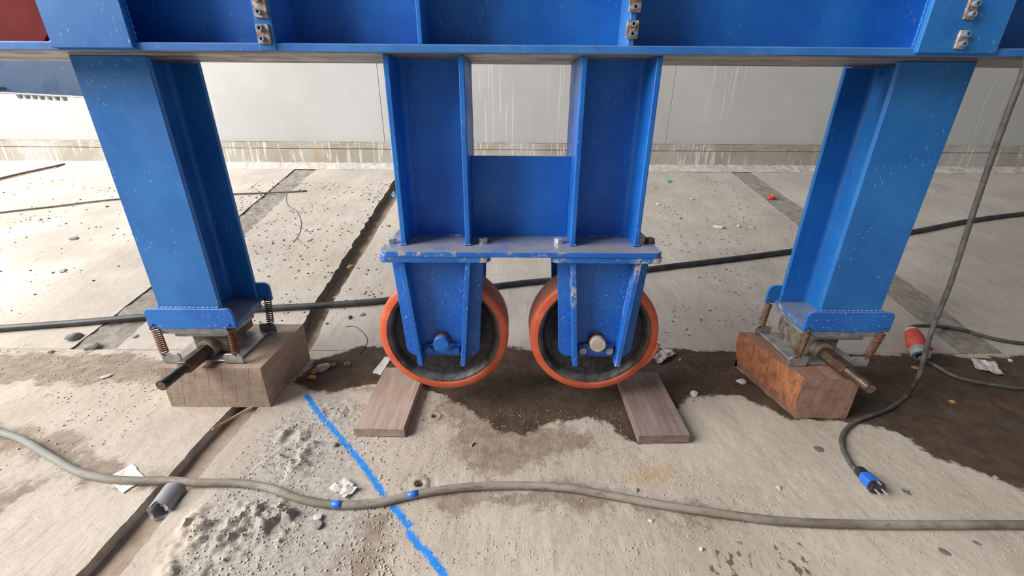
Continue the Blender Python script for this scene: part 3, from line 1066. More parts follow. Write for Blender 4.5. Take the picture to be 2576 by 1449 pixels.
for k in range(7):
    c = PY(49 + 18.4 * k, 240, sy + .01)
    MB().cyl((c.x, sy + .01, zbot(c.x) - .006), (c.x, sy + .01, zbot(c.x) - .027), .014, .009, 8).build('strut_bolt', 'galv', strut)
c = PY(5, 222, sy)
MB().prism(rbox_outline(c.x - .12, c.x + .02, c.z - .005, c.z + .005, sy - .0015, .0045, .0045), (0, .001, 0)).build('strut_slot', 'dark', strut)
MB().box(-2.74, -2.66, YB1 - .1, sy + .001, zU - .06, zU - .001, .002).build('strut_arm', 'blue_dark', strut)

# ================================================================== WHEEL UNITS
YFK = 1.158                      # front face of the fork plate
WY0 = 1.182                      # front face of the wheel


def wheel_unit(pxm0, pxm1, pxc, label, mort, torn):
    fm = 'blue_mortar' if mort else 'blue_fork'
    x0, x1 = PY(pxm0, 650, YK0).x, PY(pxm1, 650, YK0).x
    cx = (x0 + x1) / 2
    wz, R = .288, .208
    u = thing('wheel_unit', label, 'wheel', (cx, 1.27, wz - R))
    rplate(x0, x1, YK0 + .002, YK1 - .002, zK - .033, zK - .0165, .02).build('mounting_plate', 'blue_mortar' if mort else 'blue_plate', u)
    wt, wb = .134, .1165
    zt, zbm = zK - .033, .229

    def fork(y, dy, nm):
        pts = [(cx + wt, y, zt), (cx - wt, y, zt)]
        r = .032
        for sx, a0 in ((-1, 180), (1, 270)):
            for k in range(6):
                a = math.radians(a0 + 90 * k / 5)
                pts.append((cx + sx * wb - sx * r + r * math.cos(a), y, zbm + r + r * math.sin(a)))
        return MB().prism(pts, (0, dy, 0)).build('fork_plate', nm, u)
    fork(YFK, .015, 'blue_fork')
    fork(YK1 - .05, .015, 'blue')
    # ribs, closer together at the foot
    for side, nm in ((0, fm), (1, 'blue')):
        ya, yb = (YK0 + .010, YFK) if side == 0 else (YK1 - .036, YK1 - .008)
        for s in (-1, 1):
            t_, b_ = cx + s * .093, cx + s * .066
            w = .0075
            MB().prism([(t_ - w, ya, zt), (t_ + w, ya, zt), (b_ + w, ya, zbm - .012), (b_ - w, ya, zbm - .012)], (0, yb - ya, 0)).build('rib', nm, u)
    # wheel
    wy1 = WY0 + .115
    seg = 72
    disc = MB().lathe([(.03, WY0 + .030), (.150, WY0 + .030), (.160, WY0 + .024), (.163, wy1 - .02), (.03, wy1 - .02)], (cx, 0, wz), 'y', seg)
    wheel = disc.build('wheel', 'iron', u, True, 40)
    MB().lathe([(.159, WY0 + .030), (.171, WY0 + .006), (.176, WY0 + .003), (.1805, WY0 + .003), (.1805, wy1 - .003), (.164, wy1 - .003)], (cx, 0, wz), 'y', seg).build('rim', 'rim', wheel, True, 40)
    tp = [(.1800, WY0 + .003), (.1820, WY0 - .002), (.2005, WY0 - .001), (R - .002, WY0 + .004), (R, WY0 + .010), (R, wy1 - .010), (R - .002, wy1 - .003), (.1800, wy1 - .003)]
    ty = MB().lathe(tp, (cx, 0, wz), 'y', 96)
    tyre = ty.build('tyre', ['pu', 'pu_dusty'], wheel, True, 40)
    for p in tyre.data.polygons:          # tread carries ground dust
        c = p.center + ORG[tyre.name]
        if math.hypot(c.x - cx, c.z - wz) > R - .0008:
            p.material_index = 1
    MB().lathe([(.02, WY0 + .002), (.05, WY0 + .002), (.054, WY0 + .006), (.056, WY0 + .032), (.02, WY0 + .032)], (cx, 0, wz), 'y', 32).build('hub', 'iron', wheel, True, 40)
    if torn:
        # strip of tyre peeling off at the right
        pts = []
        for k in range(14):
            a = math.radians(-8 - 26 * k / 13)
            rr = R + .004 - .006 * k / 13
            pts.append((cx + rr * math.cos(a), WY0 + .004, wz + rr * math.sin(a)))
        MB().tube(pts, lambda i, n: .0085 * (1 - .55 * i / n), 8).build('tyre_tear', 'pu', wheel, True)
    # axle pin, keeper plate and bolts
    pz = .292
    MB().lathe([(.0005, 1.120), (.0225, 1.120), (.0240, 1.1215), (.0240, YFK + .02), (.0005, YFK + .02)], (cx, 0, pz), 'y', 36).build('axle_pin', 'mortar' if mort else 'blue_fork', u, True, 40)
    MB().lathe([(.0242, 1.140), (.0256, 1.141), (.0256, YFK), (.0242, YFK)], (cx, 0, pz), 'y', 36).build('pin_collar', 'rusty', u, True, 40)
    kz = pz - .030
    kp = []
    for k in range(9):                    # keeper plate notched for the pin
        a = math.radians(205 + 130 * k / 8)
        kp.append((cx + .026 * math.cos(a), YFK - .012, pz + .024 * math.sin(a)))
    kp = [(cx - .056, YFK - .012, kz - .017), (cx - .056, YFK - .012, kz + .012)] + kp + [(cx + .056, YFK - .012, kz + .012), (cx + .056, YFK - .012, kz - .017)]
    MB().prism(kp, (0, .0115, 0)).build('keeper_plate', fm, u)
    for s in (-1, 1):
        b = hexhead((cx + s * .042, YFK - .012, kz - .002), .0125, .010, 'y', .5 + s * .2).build('bolt', 'mortar' if mort and s > -2 else 'blue_fork', u)
    return cx


wl = wheel_unit(949, 1233, 1100, 'orange tyred steel wheel in a blue fork with chipped paint, left of the middle pair', False, False)
wr = wheel_unit(1389, 1671, 1515, 'orange tyred steel wheel in a blue fork splashed with mortar, tyre torn at the right', True, True)
# ================================================================== BLOCKS AND BOARDS
def rough_block(name, label, x0, x1, y0, y1, h, mats, shear=0., torn_side=None, cuts=10):
    """timber block; grain along Y; sawn front with checks; optional torn side"""
    bm = bmesh.new()
    nx, ny, nz = 14, 20, 12
    vs = {}

    def V(i, j, k):
        key = (i, j, k)
        if key in vs:
            return vs[key]
        u, v, w = i / nx, j / ny, k / nz
        x = x0 + (x1 - x0) * u + shear * v
        y = y0 + (y1 - y0) * v
        z = h * w
        x += .0012 * float(fbm(y * 30, z * 30, 3, 3))
        z += (.0030 * float(fbm(x * 40, y * 10, 5, 3)) if k == nz else 0)
        if torn_side == 'left' and i == 0:
            d = .030 * (float(fbm(y * 22, z * 9 + 2, 61, 4)) + .12) + .022 * (1 - w) ** 2 * (0.4 + float(vn(y * 9, 1.5, 4)))
            g = abs(y - (y0 + (y1 - y0) * .52))
            d += .022 * max(0, 1 - g / .012)
            x += max(-.008, d)
        if torn_side and k == 0:
            z += max(0, .012 * float(fbm(x * 60, y * 60, 77, 3)) + .003)
        vs[key] = bm.verts.new((x, y, z))
        return vs[key]
    def quad(a, b, c, d, mi=0):
        f = bm.faces.new((V(*a), V(*b), V(*c), V(*d)))
        f.material_index = mi
    for i in range(nx):
        for j in range(ny):
            quad((i, j, 0), (i, j + 1, 0), (i + 1, j + 1, 0), (i + 1, j, 0))
            quad((i, j, nz), (i + 1, j, nz), (i + 1, j + 1, nz), (i, j + 1, nz))
        for k in range(nz):
            quad((i, 0, k), (i + 1, 0, k), (i + 1, 0, k + 1), (i, 0, k + 1), 2 if len(mats) > 2 else 0)
            quad((i, ny, k), (i, ny, k + 1), (i + 1, ny, k + 1), (i + 1, ny, k))
    for j in range(ny):
        for k in range(nz):
            quad((0, j, k), (0, j, k + 1), (0, j + 1, k + 1), (0, j + 1, k), 1 if torn_side == 'left' else 0)
            quad((nx, j, k), (nx, j + 1, k), (nx, j + 1, k + 1), (nx, j, k + 1))
    me = bpy.data.meshes.new(name)
    bm.to_mesh(me)
    bm.free()
    return tag(link(name, me, mats, None), label, 'block')


def mat_endgrain(name, a, b, crack):
    t = NT(name)
    g = t.noise(40, 5, .6, t.map(1, 1, .5))
    c = t.mix(t.ramp(g, .3, .7), a, b)
    saw = t.noise(120, 3, .6, t.map(.08, 1, 1))
    c = t.mix(t.ramp(saw, .5, .75, 0, .3), c, crack)
    # drying checks: thin wavy dark lines
    x = t.n('ShaderNodeSeparateXYZ', {0: t.tc})
    xx = t.math('ADD', x.outputs[0], t.math('ADD', t.math('MULTIPLY', t.noise(9, 3), .02), t.math('MULTIPLY', x.outputs[2], -.18)))
    w = t.math('ABSOLUTE', t.math('SUBTRACT', t.math('FRACT', t.math('MULTIPLY', xx, 22)), .5))
    ck = t.math('MULTIPLY', t.ramp(w, .0, .028, 1, 0), t.ramp(t.noise(12, 2), .42, .52))
    c = t.mix(t.math('MULTIPLY', ck, .9), c, crack)
    return t.done(c, .85, 0, t.bump(t.math('SUBTRACT', saw, ck), .4, .002))


M['end_pale'] = mat_endgrain('pale_end_grain', (.33, .24, .185), (.42, .32, .255), (.09, .055, .04))
M['end_red'] = mat_endgrain('red_end_grain', (.25, .135, .10), (.37, .22, .165), (.06, .03, .02))
BH = .160
blkL = rough_block('timber_block', 'thick pale timber block with a cracked sawn front, under the left jack', -1.175, -.833, 1.183, 1.497, BH, ['block_pale', 'block_pale', 'end_pale'])
blkR = rough_block('timber_block', 'reddish timber block with a torn splintered side, under the right jack', .950, 1.138, 1.134, 1.449, BH, ['block_red', 'torn', 'end_red'], -.05, 'left')


def board(label, corners, h, mat, z=0.003):
    pts = [(p[0], p[1], z) for p in corners]
    o = MB().prism(pts, (0, 0, h), .002).build('plank', mat)
    return tag(o, label, 'plank')


def board_px(fl, fr, bl, br, zt):
    a, b = PZ(*fl, zt), PZ(*fr, zt)
    c, d = PZ(*bl, zt), PZ(*br, zt)
    e = .34
    la, lb = (c - a).normalized(), (d - b).normalized()
    # keep the sides parallel
    m = ((la + lb) / 2).normalized()
    return [a[:2], b[:2], (b + m * e)[:2], (a + m * e)[:2]]


board('grey brown plank lying on the ground under the left wheel', board_px((889, 1077), (1016, 1079), (953, 950), (1058, 971), .036), .033, 'board')
board('purplish brown plank lying on the ground under the right wheel', board_px((1608, 1095), (1737, 1093), (1560, 967), (1662, 950), .036), .033, 'board_dark')

# ================================================================== JACKS
def spring(parent, top, bot, r, turns, mat, wire=.0021):
    top, bot = Vector(top), Vector(bot)
    d = bot - top
    L = d.length
    d.normalize()
    u = d.orthogonal().normalized()
    v = d.cross(u)
    pts = []
    # upper hook
    for k in range(7):
        a = math.pi * (1 - k / 6)
        pts.append(top + u * (.004 + .004 * math.cos(a)) + Vector((0, -.006 + .006 * math.sin(a) * .3, 0)) + d * (.001 * k))
    n = turns * 14
    s0, s1 = .016, L - .016
    for k in range(n + 1):
        a = 2 * math.pi * k / 14
        pts.append(top + d * (s0 + (s1 - s0) * k / n) + (u * math.cos(a) + v * math.sin(a)) * r)
    for k in range(7):
        a = math.pi * k / 6
        pts.append(bot - d * (.010 - .010 * k / 6) + u * (.004 * math.cos(a)) + v * .002)
    return MB().tube(pts, wire, 6).build('spring', mat, parent, True)


def jack(side, label, post_c, jc, zb0):
    j = thing('wedge_jack', label, 'jack', (jc, 1.33, zb0))
    s = side
    y0, y1 = YP0 - .012, YP1 + .012
    zt = .290
    # shim on top, galvanised head plate, wedge body, foot plate
    MB().box(post_c - .112, post_c + .112, y0 + .002, y1 - .03, zt - .021, zt - .0002, .001).build('shim', 'shim', j)
    hp = []
    for (x, y) in ((-.100, y0 + .045), (-.085, y0 + .022), (.085, y0 + .022), (.100, y0 + .045), (.100, y1 - .07), (-.100, y1 - .07)):
        hp.append((post_c + x, y, zt - .046))
    MB().prism(hp, (0, 0, .023), .006).build('head_plate', 'galv', j)
    body = [(jc - .058, 1.262, zb0 + .010), (jc + .058, 1.262, zb0 + .010), (jc + .066, 1.268, zt - .044), (jc - .066, 1.268, zt - .044)]
    MB().prism(body, (0, .105, 0), .006).build('wedge_body', 'cast', j)
    MB().box(jc - .045, jc + .045, 1.367, 1.44, zb0 + .02, zt - .05, .006).build('wedge_body', 'cast', j)
    fp = [(jc - .112, 1.235, zb0 + .001), (jc - .09, 1.215, zb0 + .001), (jc + .09, 1.215, zb0 + .001), (jc + .112, 1.235, zb0 + .001), (jc + .112, 1.425, zb0 + .001), (jc - .112, 1.425, zb0 + .001)]
    MB().prism(fp, (0, 0, .009), .002).build('foot_plate', 'galv', j)
    # collar, long hexagon nut, threaded spindle: all along Y
    ax = zb0 + .036
    MB().lathe([(.01, 1.235), (.030, 1.235), (.033, 1.240), (.033, 1.264), (.01, 1.264)], (jc, 0, ax), 'y', 28).build('collar', 'cast', j, True, 40)
    hx = []
    for k in range(6):
        a = k * math.pi / 3 + .15
        hx.append((jc + .0245 * math.cos(a), 1.128, ax + .0245 * math.sin(a)))
    MB().prism(hx, (0, .11, 0), .002).build('hexagon_nut', 'brownsteel', j)
    th = MB()
    pr = []
    n = 15
    ye, ys_ = 1.035, 1.130
    for k in range(n * 2 + 1):
        pr.append((.0145 if k % 2 else .0160, ye + (ys_ - ye) * k / (n * 2)))
    th.lathe([(.0005, ye - .0005), (.0135, ye - .0005)] + pr + [(.0005, ys_)], (jc, 0, ax), 'y', 24)
    th.build('spindle', 'blacksteel' if s < 0 else 'brownsteel', j, True, 50)
    MB().cyl((jc, ye - .0012, ax), (jc, ye - .0004, ax), .0128, seg=24).build('spindle_end', 'rustbolt', j)
    # lower lugs standing on the foot plate, with springs up to the brackets
    for yy, front in ((1.208, True), (1.425, False)):
        for sx in (-1, 1):
            xa, xb = sorted((jc + sx * .072, jc + sx * .135))
            MB().prism(rbox_outline(xa, xb, zb0 + .002, zb0 + .038, yy, .012, 0), (0, .006, 0), .001).build('spring_lug', 'galv', j)
            top = (post_c + sx * .125, (YP0 - .010 if front else YP1 + .005), .304)
            bot = (jc + sx * .118, yy - .001, zb0 + .026)
            spring(j, top, bot, .0112, 12, 'darkspring' if (not front and s < 0) else 'rusty')
    return j


JL = jack(-1, 'galvanised wedge jack with black threaded spindle, on the pale timber block', (XL0 + XL1) / 2, -1.036, BH + .001)
JR = jack(1, 'galvanised wedge jack with rusty brown spindle, on the reddish timber block', (XR0 + XR1) / 2, 1.078, BH + .001)

# ================================================================== CABLES
def rest(p, r):
    """put a ground point on the actual floor relief"""
    p = Vector(p)
    p.z = float(relief(np.array([p.x]), np.array([p.y]))[0]) + r
    return p


def bridge(p, r):
    # over the trench and the pipe in it a cable cannot sag to the ground
    q_ = rest(p, r)
    if p.y < 1.2:
        d_ = abs(p.x - (float(fTL(p.y)) + float(fTR(p.y))) / 2)
        q_.z += .006 * max(0., 1 - d_ / .16)
    return q_


def ground_cable(name, label, px, r, mat, seg=10, sub=8, cat='cable', lift=0.0):
    pts = spline([bridge(G(*q), r + lift) for q in px], sub)
    o = MB().tube(pts, r, seg).build(name, mat, None, True)
    return tag(o, label, cat), pts


fc, fpts = ground_cable('rubber_cable', 'thick dusty grey rubber cable snaking across the foreground, marked with blue paint',
                        [(-420, 1010), (-200, 1045), (-60, 1072), (0, 1092), (60, 1113), (130, 1155), (200, 1193), (280, 1211), (340, 1216), (400, 1218), (450, 1220), (500, 1223), (600, 1222), (680, 1236), (760, 1263), (850, 1277),
                         (950, 1272), (1030, 1254), (1110, 1240), (1200, 1231), (1320, 1228), (1420, 1234), (1520, 1250), (1650, 1275), (1800, 1297), (1950, 1317), (2100, 1325), (2300, 1328),
                         (2450, 1328), (2650, 1330), (3000, 1335)], .0105, 'dusty_cable', 12, 8)
for px in (855, 1038):
    g = G(px, 1268 if px < 900 else 1250)
    k = min(range(len(fpts)), key=lambda i: (fpts[i] - g).length)
    seg = [fpts[i] + Vector((0, -.0004, .0012)) for i in range(k - 1, k + 2)]
    c = seg[1]
    seg = [c + (s - c).normalized() * .014 if (s - c).length > 1e-6 else c for s in seg]
    MB().tube(seg, .0101, 12).build('paint_mark', 'plug_blue', fc, True)['label'] = 'blue spray paint mark'

ground_cable('rubber_hose', 'black hose lying across the floor behind the wheels',
             [(-500, 868), (-200, 848), (0, 834), (200, 818), (420, 800), (640, 785), (800, 776), (960, 764), (1120, 744), (1320, 717), (1480, 704), (1660, 680), (1830, 659), (1990, 638), (2150, 612), (2300, 588), (2440, 561), (2600, 540), (2900, 510)],
             .0155, 'hose', 12, 6, 'hose')

# red connector with its cable
rc0, rc1 = G(2292, 838, 0), G(2318, 893, 0)
RZ = .036
rc = thing('power_connector', 'red industrial plug connector with grey collar on the wet floor beside the right block', 'plug', (rc0.x, rc0.y, 0))
d = PZ(2314, 890, .040) - PZ(2293, 834, .085)
d.normalize()
b0 = PZ(2293, 830, .088)
tl = .150
def redbody(prof, name, mat):
    bm_ = MB()
    u = d.orthogonal().normalized()
    v = d.cross(u)
    rings = []
    for r, h in prof:
        rings.append([bm_.bm.verts.new(b0 + d * h + (u * math.cos(2 * math.pi * k / 24) + v * math.sin(2 * math.pi * k / 24)) * r) for k in range(24)])
    for A, B in zip(rings[:-1], rings[1:]):
        for k in range(24):
            bm_.bm.faces.new((A[k], A[(k + 1) % 24], B[(k + 1) % 24], B[k]))
    bm_.bm.faces.new(rings[0][::-1])
    bm_.bm.faces.new(rings[-1])
    bmesh.ops.recalc_face_normals(bm_.bm, faces=bm_.bm.faces[:])
    return bm_.build(name, mat, rc, True, 40)


gz = float(base_z(b0.x, b0.y))
redbody([(.020, 0), (.024, .004), (.024, .014), (.022, .016)], 'cable_gland', 'plug_cream')
redbody([(.0245, .012), (.027, .02), (.030, .04), (.0315, .045), (.031, .05), (.034, .075), (.035, .088), (.033, .092), (.032, .108), (.030, .112)], 'connector_body', 'plug_red')
redbody([(.0315, .110), (.0325, .113), (.0325, .140), (.030, .146), (.018, .146), (.016, .130)], 'locking_ring', 'plug_grey')
redbody([(.0162, .1465), (.0162, .1472)], 'socket_opening', 'dark')
lc = b0 + d * .122
MB().prism([lc + Vector((.026, 0, -.012)), lc + Vector((.058, .0, .010)), lc + Vector((.050, .0, .018)), lc + Vector((.026, .0, .010))], (0, .018, 0), .002).build('lid', 'plug_red', rc)
cp = [b0 + d * .01, b0 - d * .02 + Vector((.015, 0, .002))] + [rest(G(*q), .0085) for q in ((2365, 826), (2420, 834), (2480, 852), (2540, 864), (2620, 872), (2800, 885))]
MB().tube(spline(cp, 8), .0082, 10).build('cable', 'cable', rc, True)
cp = [b0 + d * .13, b0 + d * .155 + Vector((0.004, 0, -.012))] + [rest(G(*q), .0085) for q in ((2350, 922), (2390, 946), (2430, 960), (2500, 972), (2576, 982), (2750, 1000))]
MB().tube(spline(cp, 8), .0075, 10).build('cable', 'cable', rc, True)

# hanging cable with the blue plug
hc = thing('hanging_cable', 'dark cable hanging from the beam at right, ending in a blue plug', 'cable', tuple(G(2180, 1225)))
hx0 = PY(2625, 20, 1.125).x
hp = [Vector((hx0 + .06, 1.36, BT + .009)), Vector((hx0 + .05, 1.20, BT + .010)), Vector((hx0 + .045, 1.132, BT - .02)), Vector((hx0 + .03, 1.126, BT - .15)), PY(2625, 20, 1.125), PY(2576, 175, 1.132), PY(2533, 290, 1.142), PY(2497, 390, 1.158), PY(2445, 545, 1.178), PY(2390, 715, 1.195), PY(2350, 815, 1.20), PY(2328, 885, 1.205), PY(2310, 950, 1.21)]
hp += [rest(G(*q), .0085) for q in ((2275, 1003), (2235, 1033), (2190, 1050), (2150, 1066), (2120, 1094), (2117, 1128), (2132, 1162), (2150, 1188))]
hpts = spline(hp, 8)
MB().tube(hpts, .0068, 10).build('cable', 'cable', hc, True)
pa, pb = rest(G(2154, 1196), .0), rest(G(2207, 1250), .0)
dr = Vector((pb.x - pa.x, pb.y - pa.y, 0)).normalized()
pr = Vector((-dr.y, dr.x, 0))
def pt(l, w, h):
    q_ = pa + dr * l + pr * w
    return (q_.x, q_.y, pa.z + h)
def plugpart(name, mat, secs):
    bm_ = MB()
    rings = []
    for l, hw, hh in secs:
        ring = []
        for k in range(16):
            a = 2 * math.pi * k / 16
            cs, sn = math.cos(a), math.sin(a)
            f = 1 / max(abs(cs), abs(sn)) ** .55
            ring.append(bm_.bm.verts.new(pt(l, hw * cs * f, .0215 + hh * sn * f)))
        rings.append(ring)
    for A, B in zip(rings[:-1], rings[1:]):
        for k in range(16):
            bm_.bm.faces.new((A[k], A[(k + 1) % 16], B[(k + 1) % 16], B[k]))
    bm_.bm.faces.new(rings[0][::-1])
    bm_.bm.faces.new(rings[-1])
    bmesh.ops.recalc_face_normals(bm_.bm, faces=bm_.bm.faces[:])
    return bm_.build(name, mat, hc, True, 45)


plugpart('plug_grip', 'plug_black', [(-.004, .009, .009), (.0, .012, .012), (.018, .0135, .013), (.020, .0145, .014)])
plugpart('plug_body', 'plug_blue', [(.019, .0145, .0135), (.026, .016, .0145), (.046, .017, .015), (.052, .0165, .015)])
plugpart('plug_face', 'plug_black', [(.051, .0165, .015), (.056, .0185, .0165), (.066, .0185, .0165), (.067, .012, .011)])
for s in (-1, 1):
    MB().cyl(pt(.062, s * .0095, .0215), pt(.086, s * .0095, .0215), .0024, seg=10).build('plug_pin', 'zinc', hc, True, 40)
MB().box(*(lambda a, b: (min(a[0], b[0]) - .002, max(a[0], b[0]) + .002, min(a[1], b[1]), max(a[1], b[1]), a[2] - .002, a[2] + .002))(pt(.056, 0, .0395), pt(.069, 0, .0395)), bev=.0005).build('earth_clip', 'zinc', hc)

# ================================================================== SMALL THINGS ON THE FLOOR
ground_cable('steel_wire', 'long thin dark bar lying on the pale floor behind the left post', [(-250, 572), (0, 538), (150, 521), (300, 504), (470, 495), (600, 491), (700, 487), (772, 483)], .0055, 'wire', 8, 4, 'bar', .003)
ground_cable('steel_bar', 'short rusty brown bar lying near the foot of the wall at far left', [(-220, 510), (0, 454), (80, 435), (165, 417)], .0085, 'rebar', 8, 3, 'bar', .004)
ground_cable('loose_wire', 'thin looped wire on the floor between the long bar and the trench', [(722, 490), (720, 505), (728, 520), (745, 530), (758, 560), (752, 590), (738, 610)], .0016, 'wire', 6, 6, 'wire')
ground_cable('wire_loop', 'thin wire arc on the floor just left of the left wheel', [(870, 822), (892, 822), (912, 836), (924, 855), (920, 870), (905, 892)], .0014, 'wire', 6, 6, 'wire')

# splinter bridging the trench
a, b = rest(G(534, 1085), .004), rest(G(641, 1034), .010)
b.z += .006
MB().prism([a + Vector((-.002, 0, -.002)), a + Vector((.002, .001, .002)), b + Vector((0, .006, .004)), b + Vector((.0, -.006, -.001))], (0, .004, .004), 0).build('wood_splinter', 'stick')
tag(bpy.data.objects['wood_splinter'], 'pale wood splinter bridging the trench in front of the left block', 'stick')

# broken pvc pipe in the trench
pv0, pv1 = PZ(401, 1290, -.002), PZ(442, 1232, -.002)
ax_ = (pv1 - pv0).normalized()
pv2 = pv0 + ax_ * .105
pipe = thing('pipe_piece', 'broken piece of grey plastic pipe lying in the floor trench', 'pipe', (pv0.x, pv0.y, -.045))
u = Vector((ax_.y, -ax_.x, 0)).normalized()
v = Vector((0, 0, 1))
R1, R0 = .0295, .0195
NS = 40
bm_ = MB()
rings = []
def ringpts(t, R, jag):
    out = []
    for k in range(NS):
        a = 2 * math.pi * k / NS + math.pi / 2
        j = jag * (float(vn(np.array(k * .45), np.array(2.5), 8)) - .5)
        if jag and (k < 3 or k > NS - 2):
            j += .010
        cx_, cz_ = R * math.cos(a), R * math.sin(a)
        cx_ = max(-R * .93, min(R * .93, cx_))
        out.append(bm_.bm.verts.new(pv0 + ax_ * (t + j) + u * cx_ + v * cz_))
    return out
o0, o1 = ringpts(.0, R1, .009), ringpts(.070, R1, 0)
i0, i1 = ringpts(.0, R0, .009), ringpts(.070, R0, 0)
bf = bm_.bm.faces
for k in range(NS):
    k2 = (k + 1) % NS
    bf.new((o0[k], o0[k2], o1[k2], o1[k]))
    bf.new((i0[k], i1[k], i1[k2], i0[k2]))
    bf.new((o1[k], o1[k2], i1[k2], i1[k]))
    f = bf.new((o0[k], i0[k], i0[k2], o0[k2]))
    f.material_index = 1
bmesh.ops.recalc_face_normals(bm_.bm, faces=bf[:])
bm_.build('pipe_wall', ['pvc', 'pvc_cut'], pipe, True, 40)


def sheet(name, label, cat, corners, mat, amp=.006, n=10, lift=.002, seed=0, freq=40, fold=None, thick=.0008):
    """thin crumpled sheet through four ground points"""
    A, B, C_, D = [rest(G(*c), lift) for c in corners]
    vs, fs = [], []
    for i in range(n + 1):
        for j in range(n + 1):
            s, t_ = i / n, j / n
            p = (A * (1 - s) + B * s) * (1 - t_) + (D * (1 - s) + C_ * s) * t_
            rg = .14 * (float(fbm(s * 5, t_ * 5, seed, 3))) * ((i in (0, n)) + (j in (0, n)))
            p = p + (B - A) * rg * .5 + (D - A) * rg * .4
            p.z = float(relief(np.array([p.x]), np.array([p.y]))[0]) + lift + amp * (float(fbm(p.x * freq, p.y * freq, seed + 2, 3)) + .5)
            vs.append(p)
    for i in range(n):
        for j in range(n):
            a_ = i * (n + 1) + j
            fs.append((a_, a_ + n + 1, a_ + n + 2, a_ + 1))
    me = bpy.data.meshes.new(name)
    me.from_pydata([tuple(p) for p in vs], [], fs)
    o = link(name, me, mat, None, False)
    md = o.modifiers.new('thickness', 'SOLIDIFY')
    md.thickness = thick
    md.offset = 1
    return tag(o, label, cat)


sheet('paper_scrap', 'white printed paper scrap with orange marks, under the foreground cable', 'paper', [(268, 1204), (335, 1168), (368, 1207), (306, 1242)], 'paper', .003, 10, .0015, 3, 20)
sheet('paper_scrap', 'crumpled cream paper scrap beside the blue painted line', 'paper', [(825, 1232), (870, 1208), (902, 1234), (868, 1258)], 'stone_pale', .016, 12, .001, 5, 90)
sheet('paper_label', 'white paper label tucked under the plank by the left wheel', 'paper', [(937, 938), (968, 897), (985, 900), (958, 945)], 'paperwhite', .003, 8, .002, 7, 20)
sheet('plastic_film', 'crumpled clear plastic film on the wet ground behind the right wheel', 'plastic', [(1640, 905), (1668, 880), (1700, 892), (1660, 915)], 'foil', .022, 12, .002, 9, 70)
sheet('plastic_film', 'torn dirty plastic scrap lying on the wet floor beyond the red connector', 'plastic', [(2440, 905), (2500, 912), (2526, 948), (2455, 930)], 'foil', .014, 12, .002, 12, 60)

# red bottle cap
c = rest(G(1938, 500), 0)
MB().lathe([(.020, .0), (.026, .003), (.027, .022), (.024, .024), (.022, .020), (.018, .006)], (c.x, c.y, c.z), 'z', 24).build('bottle_top', 'cap_red', None, True, 40)
tag(bpy.data.objects['bottle_top'], 'small red plastic cap lying in the far right joint', 'cap')
sheet('plastic_scrap', 'tiny green plastic scrap on the far floor right of the middle columns', 'plastic', [(1676, 457), (1683, 453), (1689, 458), (1681, 462)], 'bit_green', .012, 4, .002, 4, 60)
sheet('plastic_scrap', 'light blue plastic scrap at the far end of the trench', 'plastic', [(984, 494), (990, 485), (996, 492), (990, 500)], 'bit_blue', .02, 4, .002, 6, 60)
for (px, py), lab in (((1188, 1119), 'tan cigarette butt on the damp sand between the planks'), ((1711, 905), 'tan cigarette butt on wet ground by the right wheel')):
    c = rest(G(px, py), .0035)
    o = MB().cyl(c + Vector((-.004, -.007, 0)), c + Vector((.004, .007, 0)), .0036, seg=10).build('cigarette_butt', 'tan', None, True, 40)
    tag(o, lab, 'cigarette butt', 'cigarette butts')


def stone_mesh(s, flat=.6, seed=0, sub=2):
    bm = bmesh.new()
    bmesh.ops.create_icosphere(bm, subdivisions=sub, radius=1)
    rs = np.random.default_rng(seed)
    st = rs.uniform(.7, 1.25, 3)
    cuts = [(Vector(rs.normal(size=3)).normalized(), rs.uniform(.55, .85)) for _ in range(7)]
    for vtx in bm.verts:
        p = vtx.co.copy()
        for nrm, dd in cuts:
            e = p.dot(nrm) - dd
            if e > 0:
                p -= nrm * e
        vtx.co = Vector((p.x * st[0] * s, p.y * st[1] * s, p.z * flat * s))
    return bm


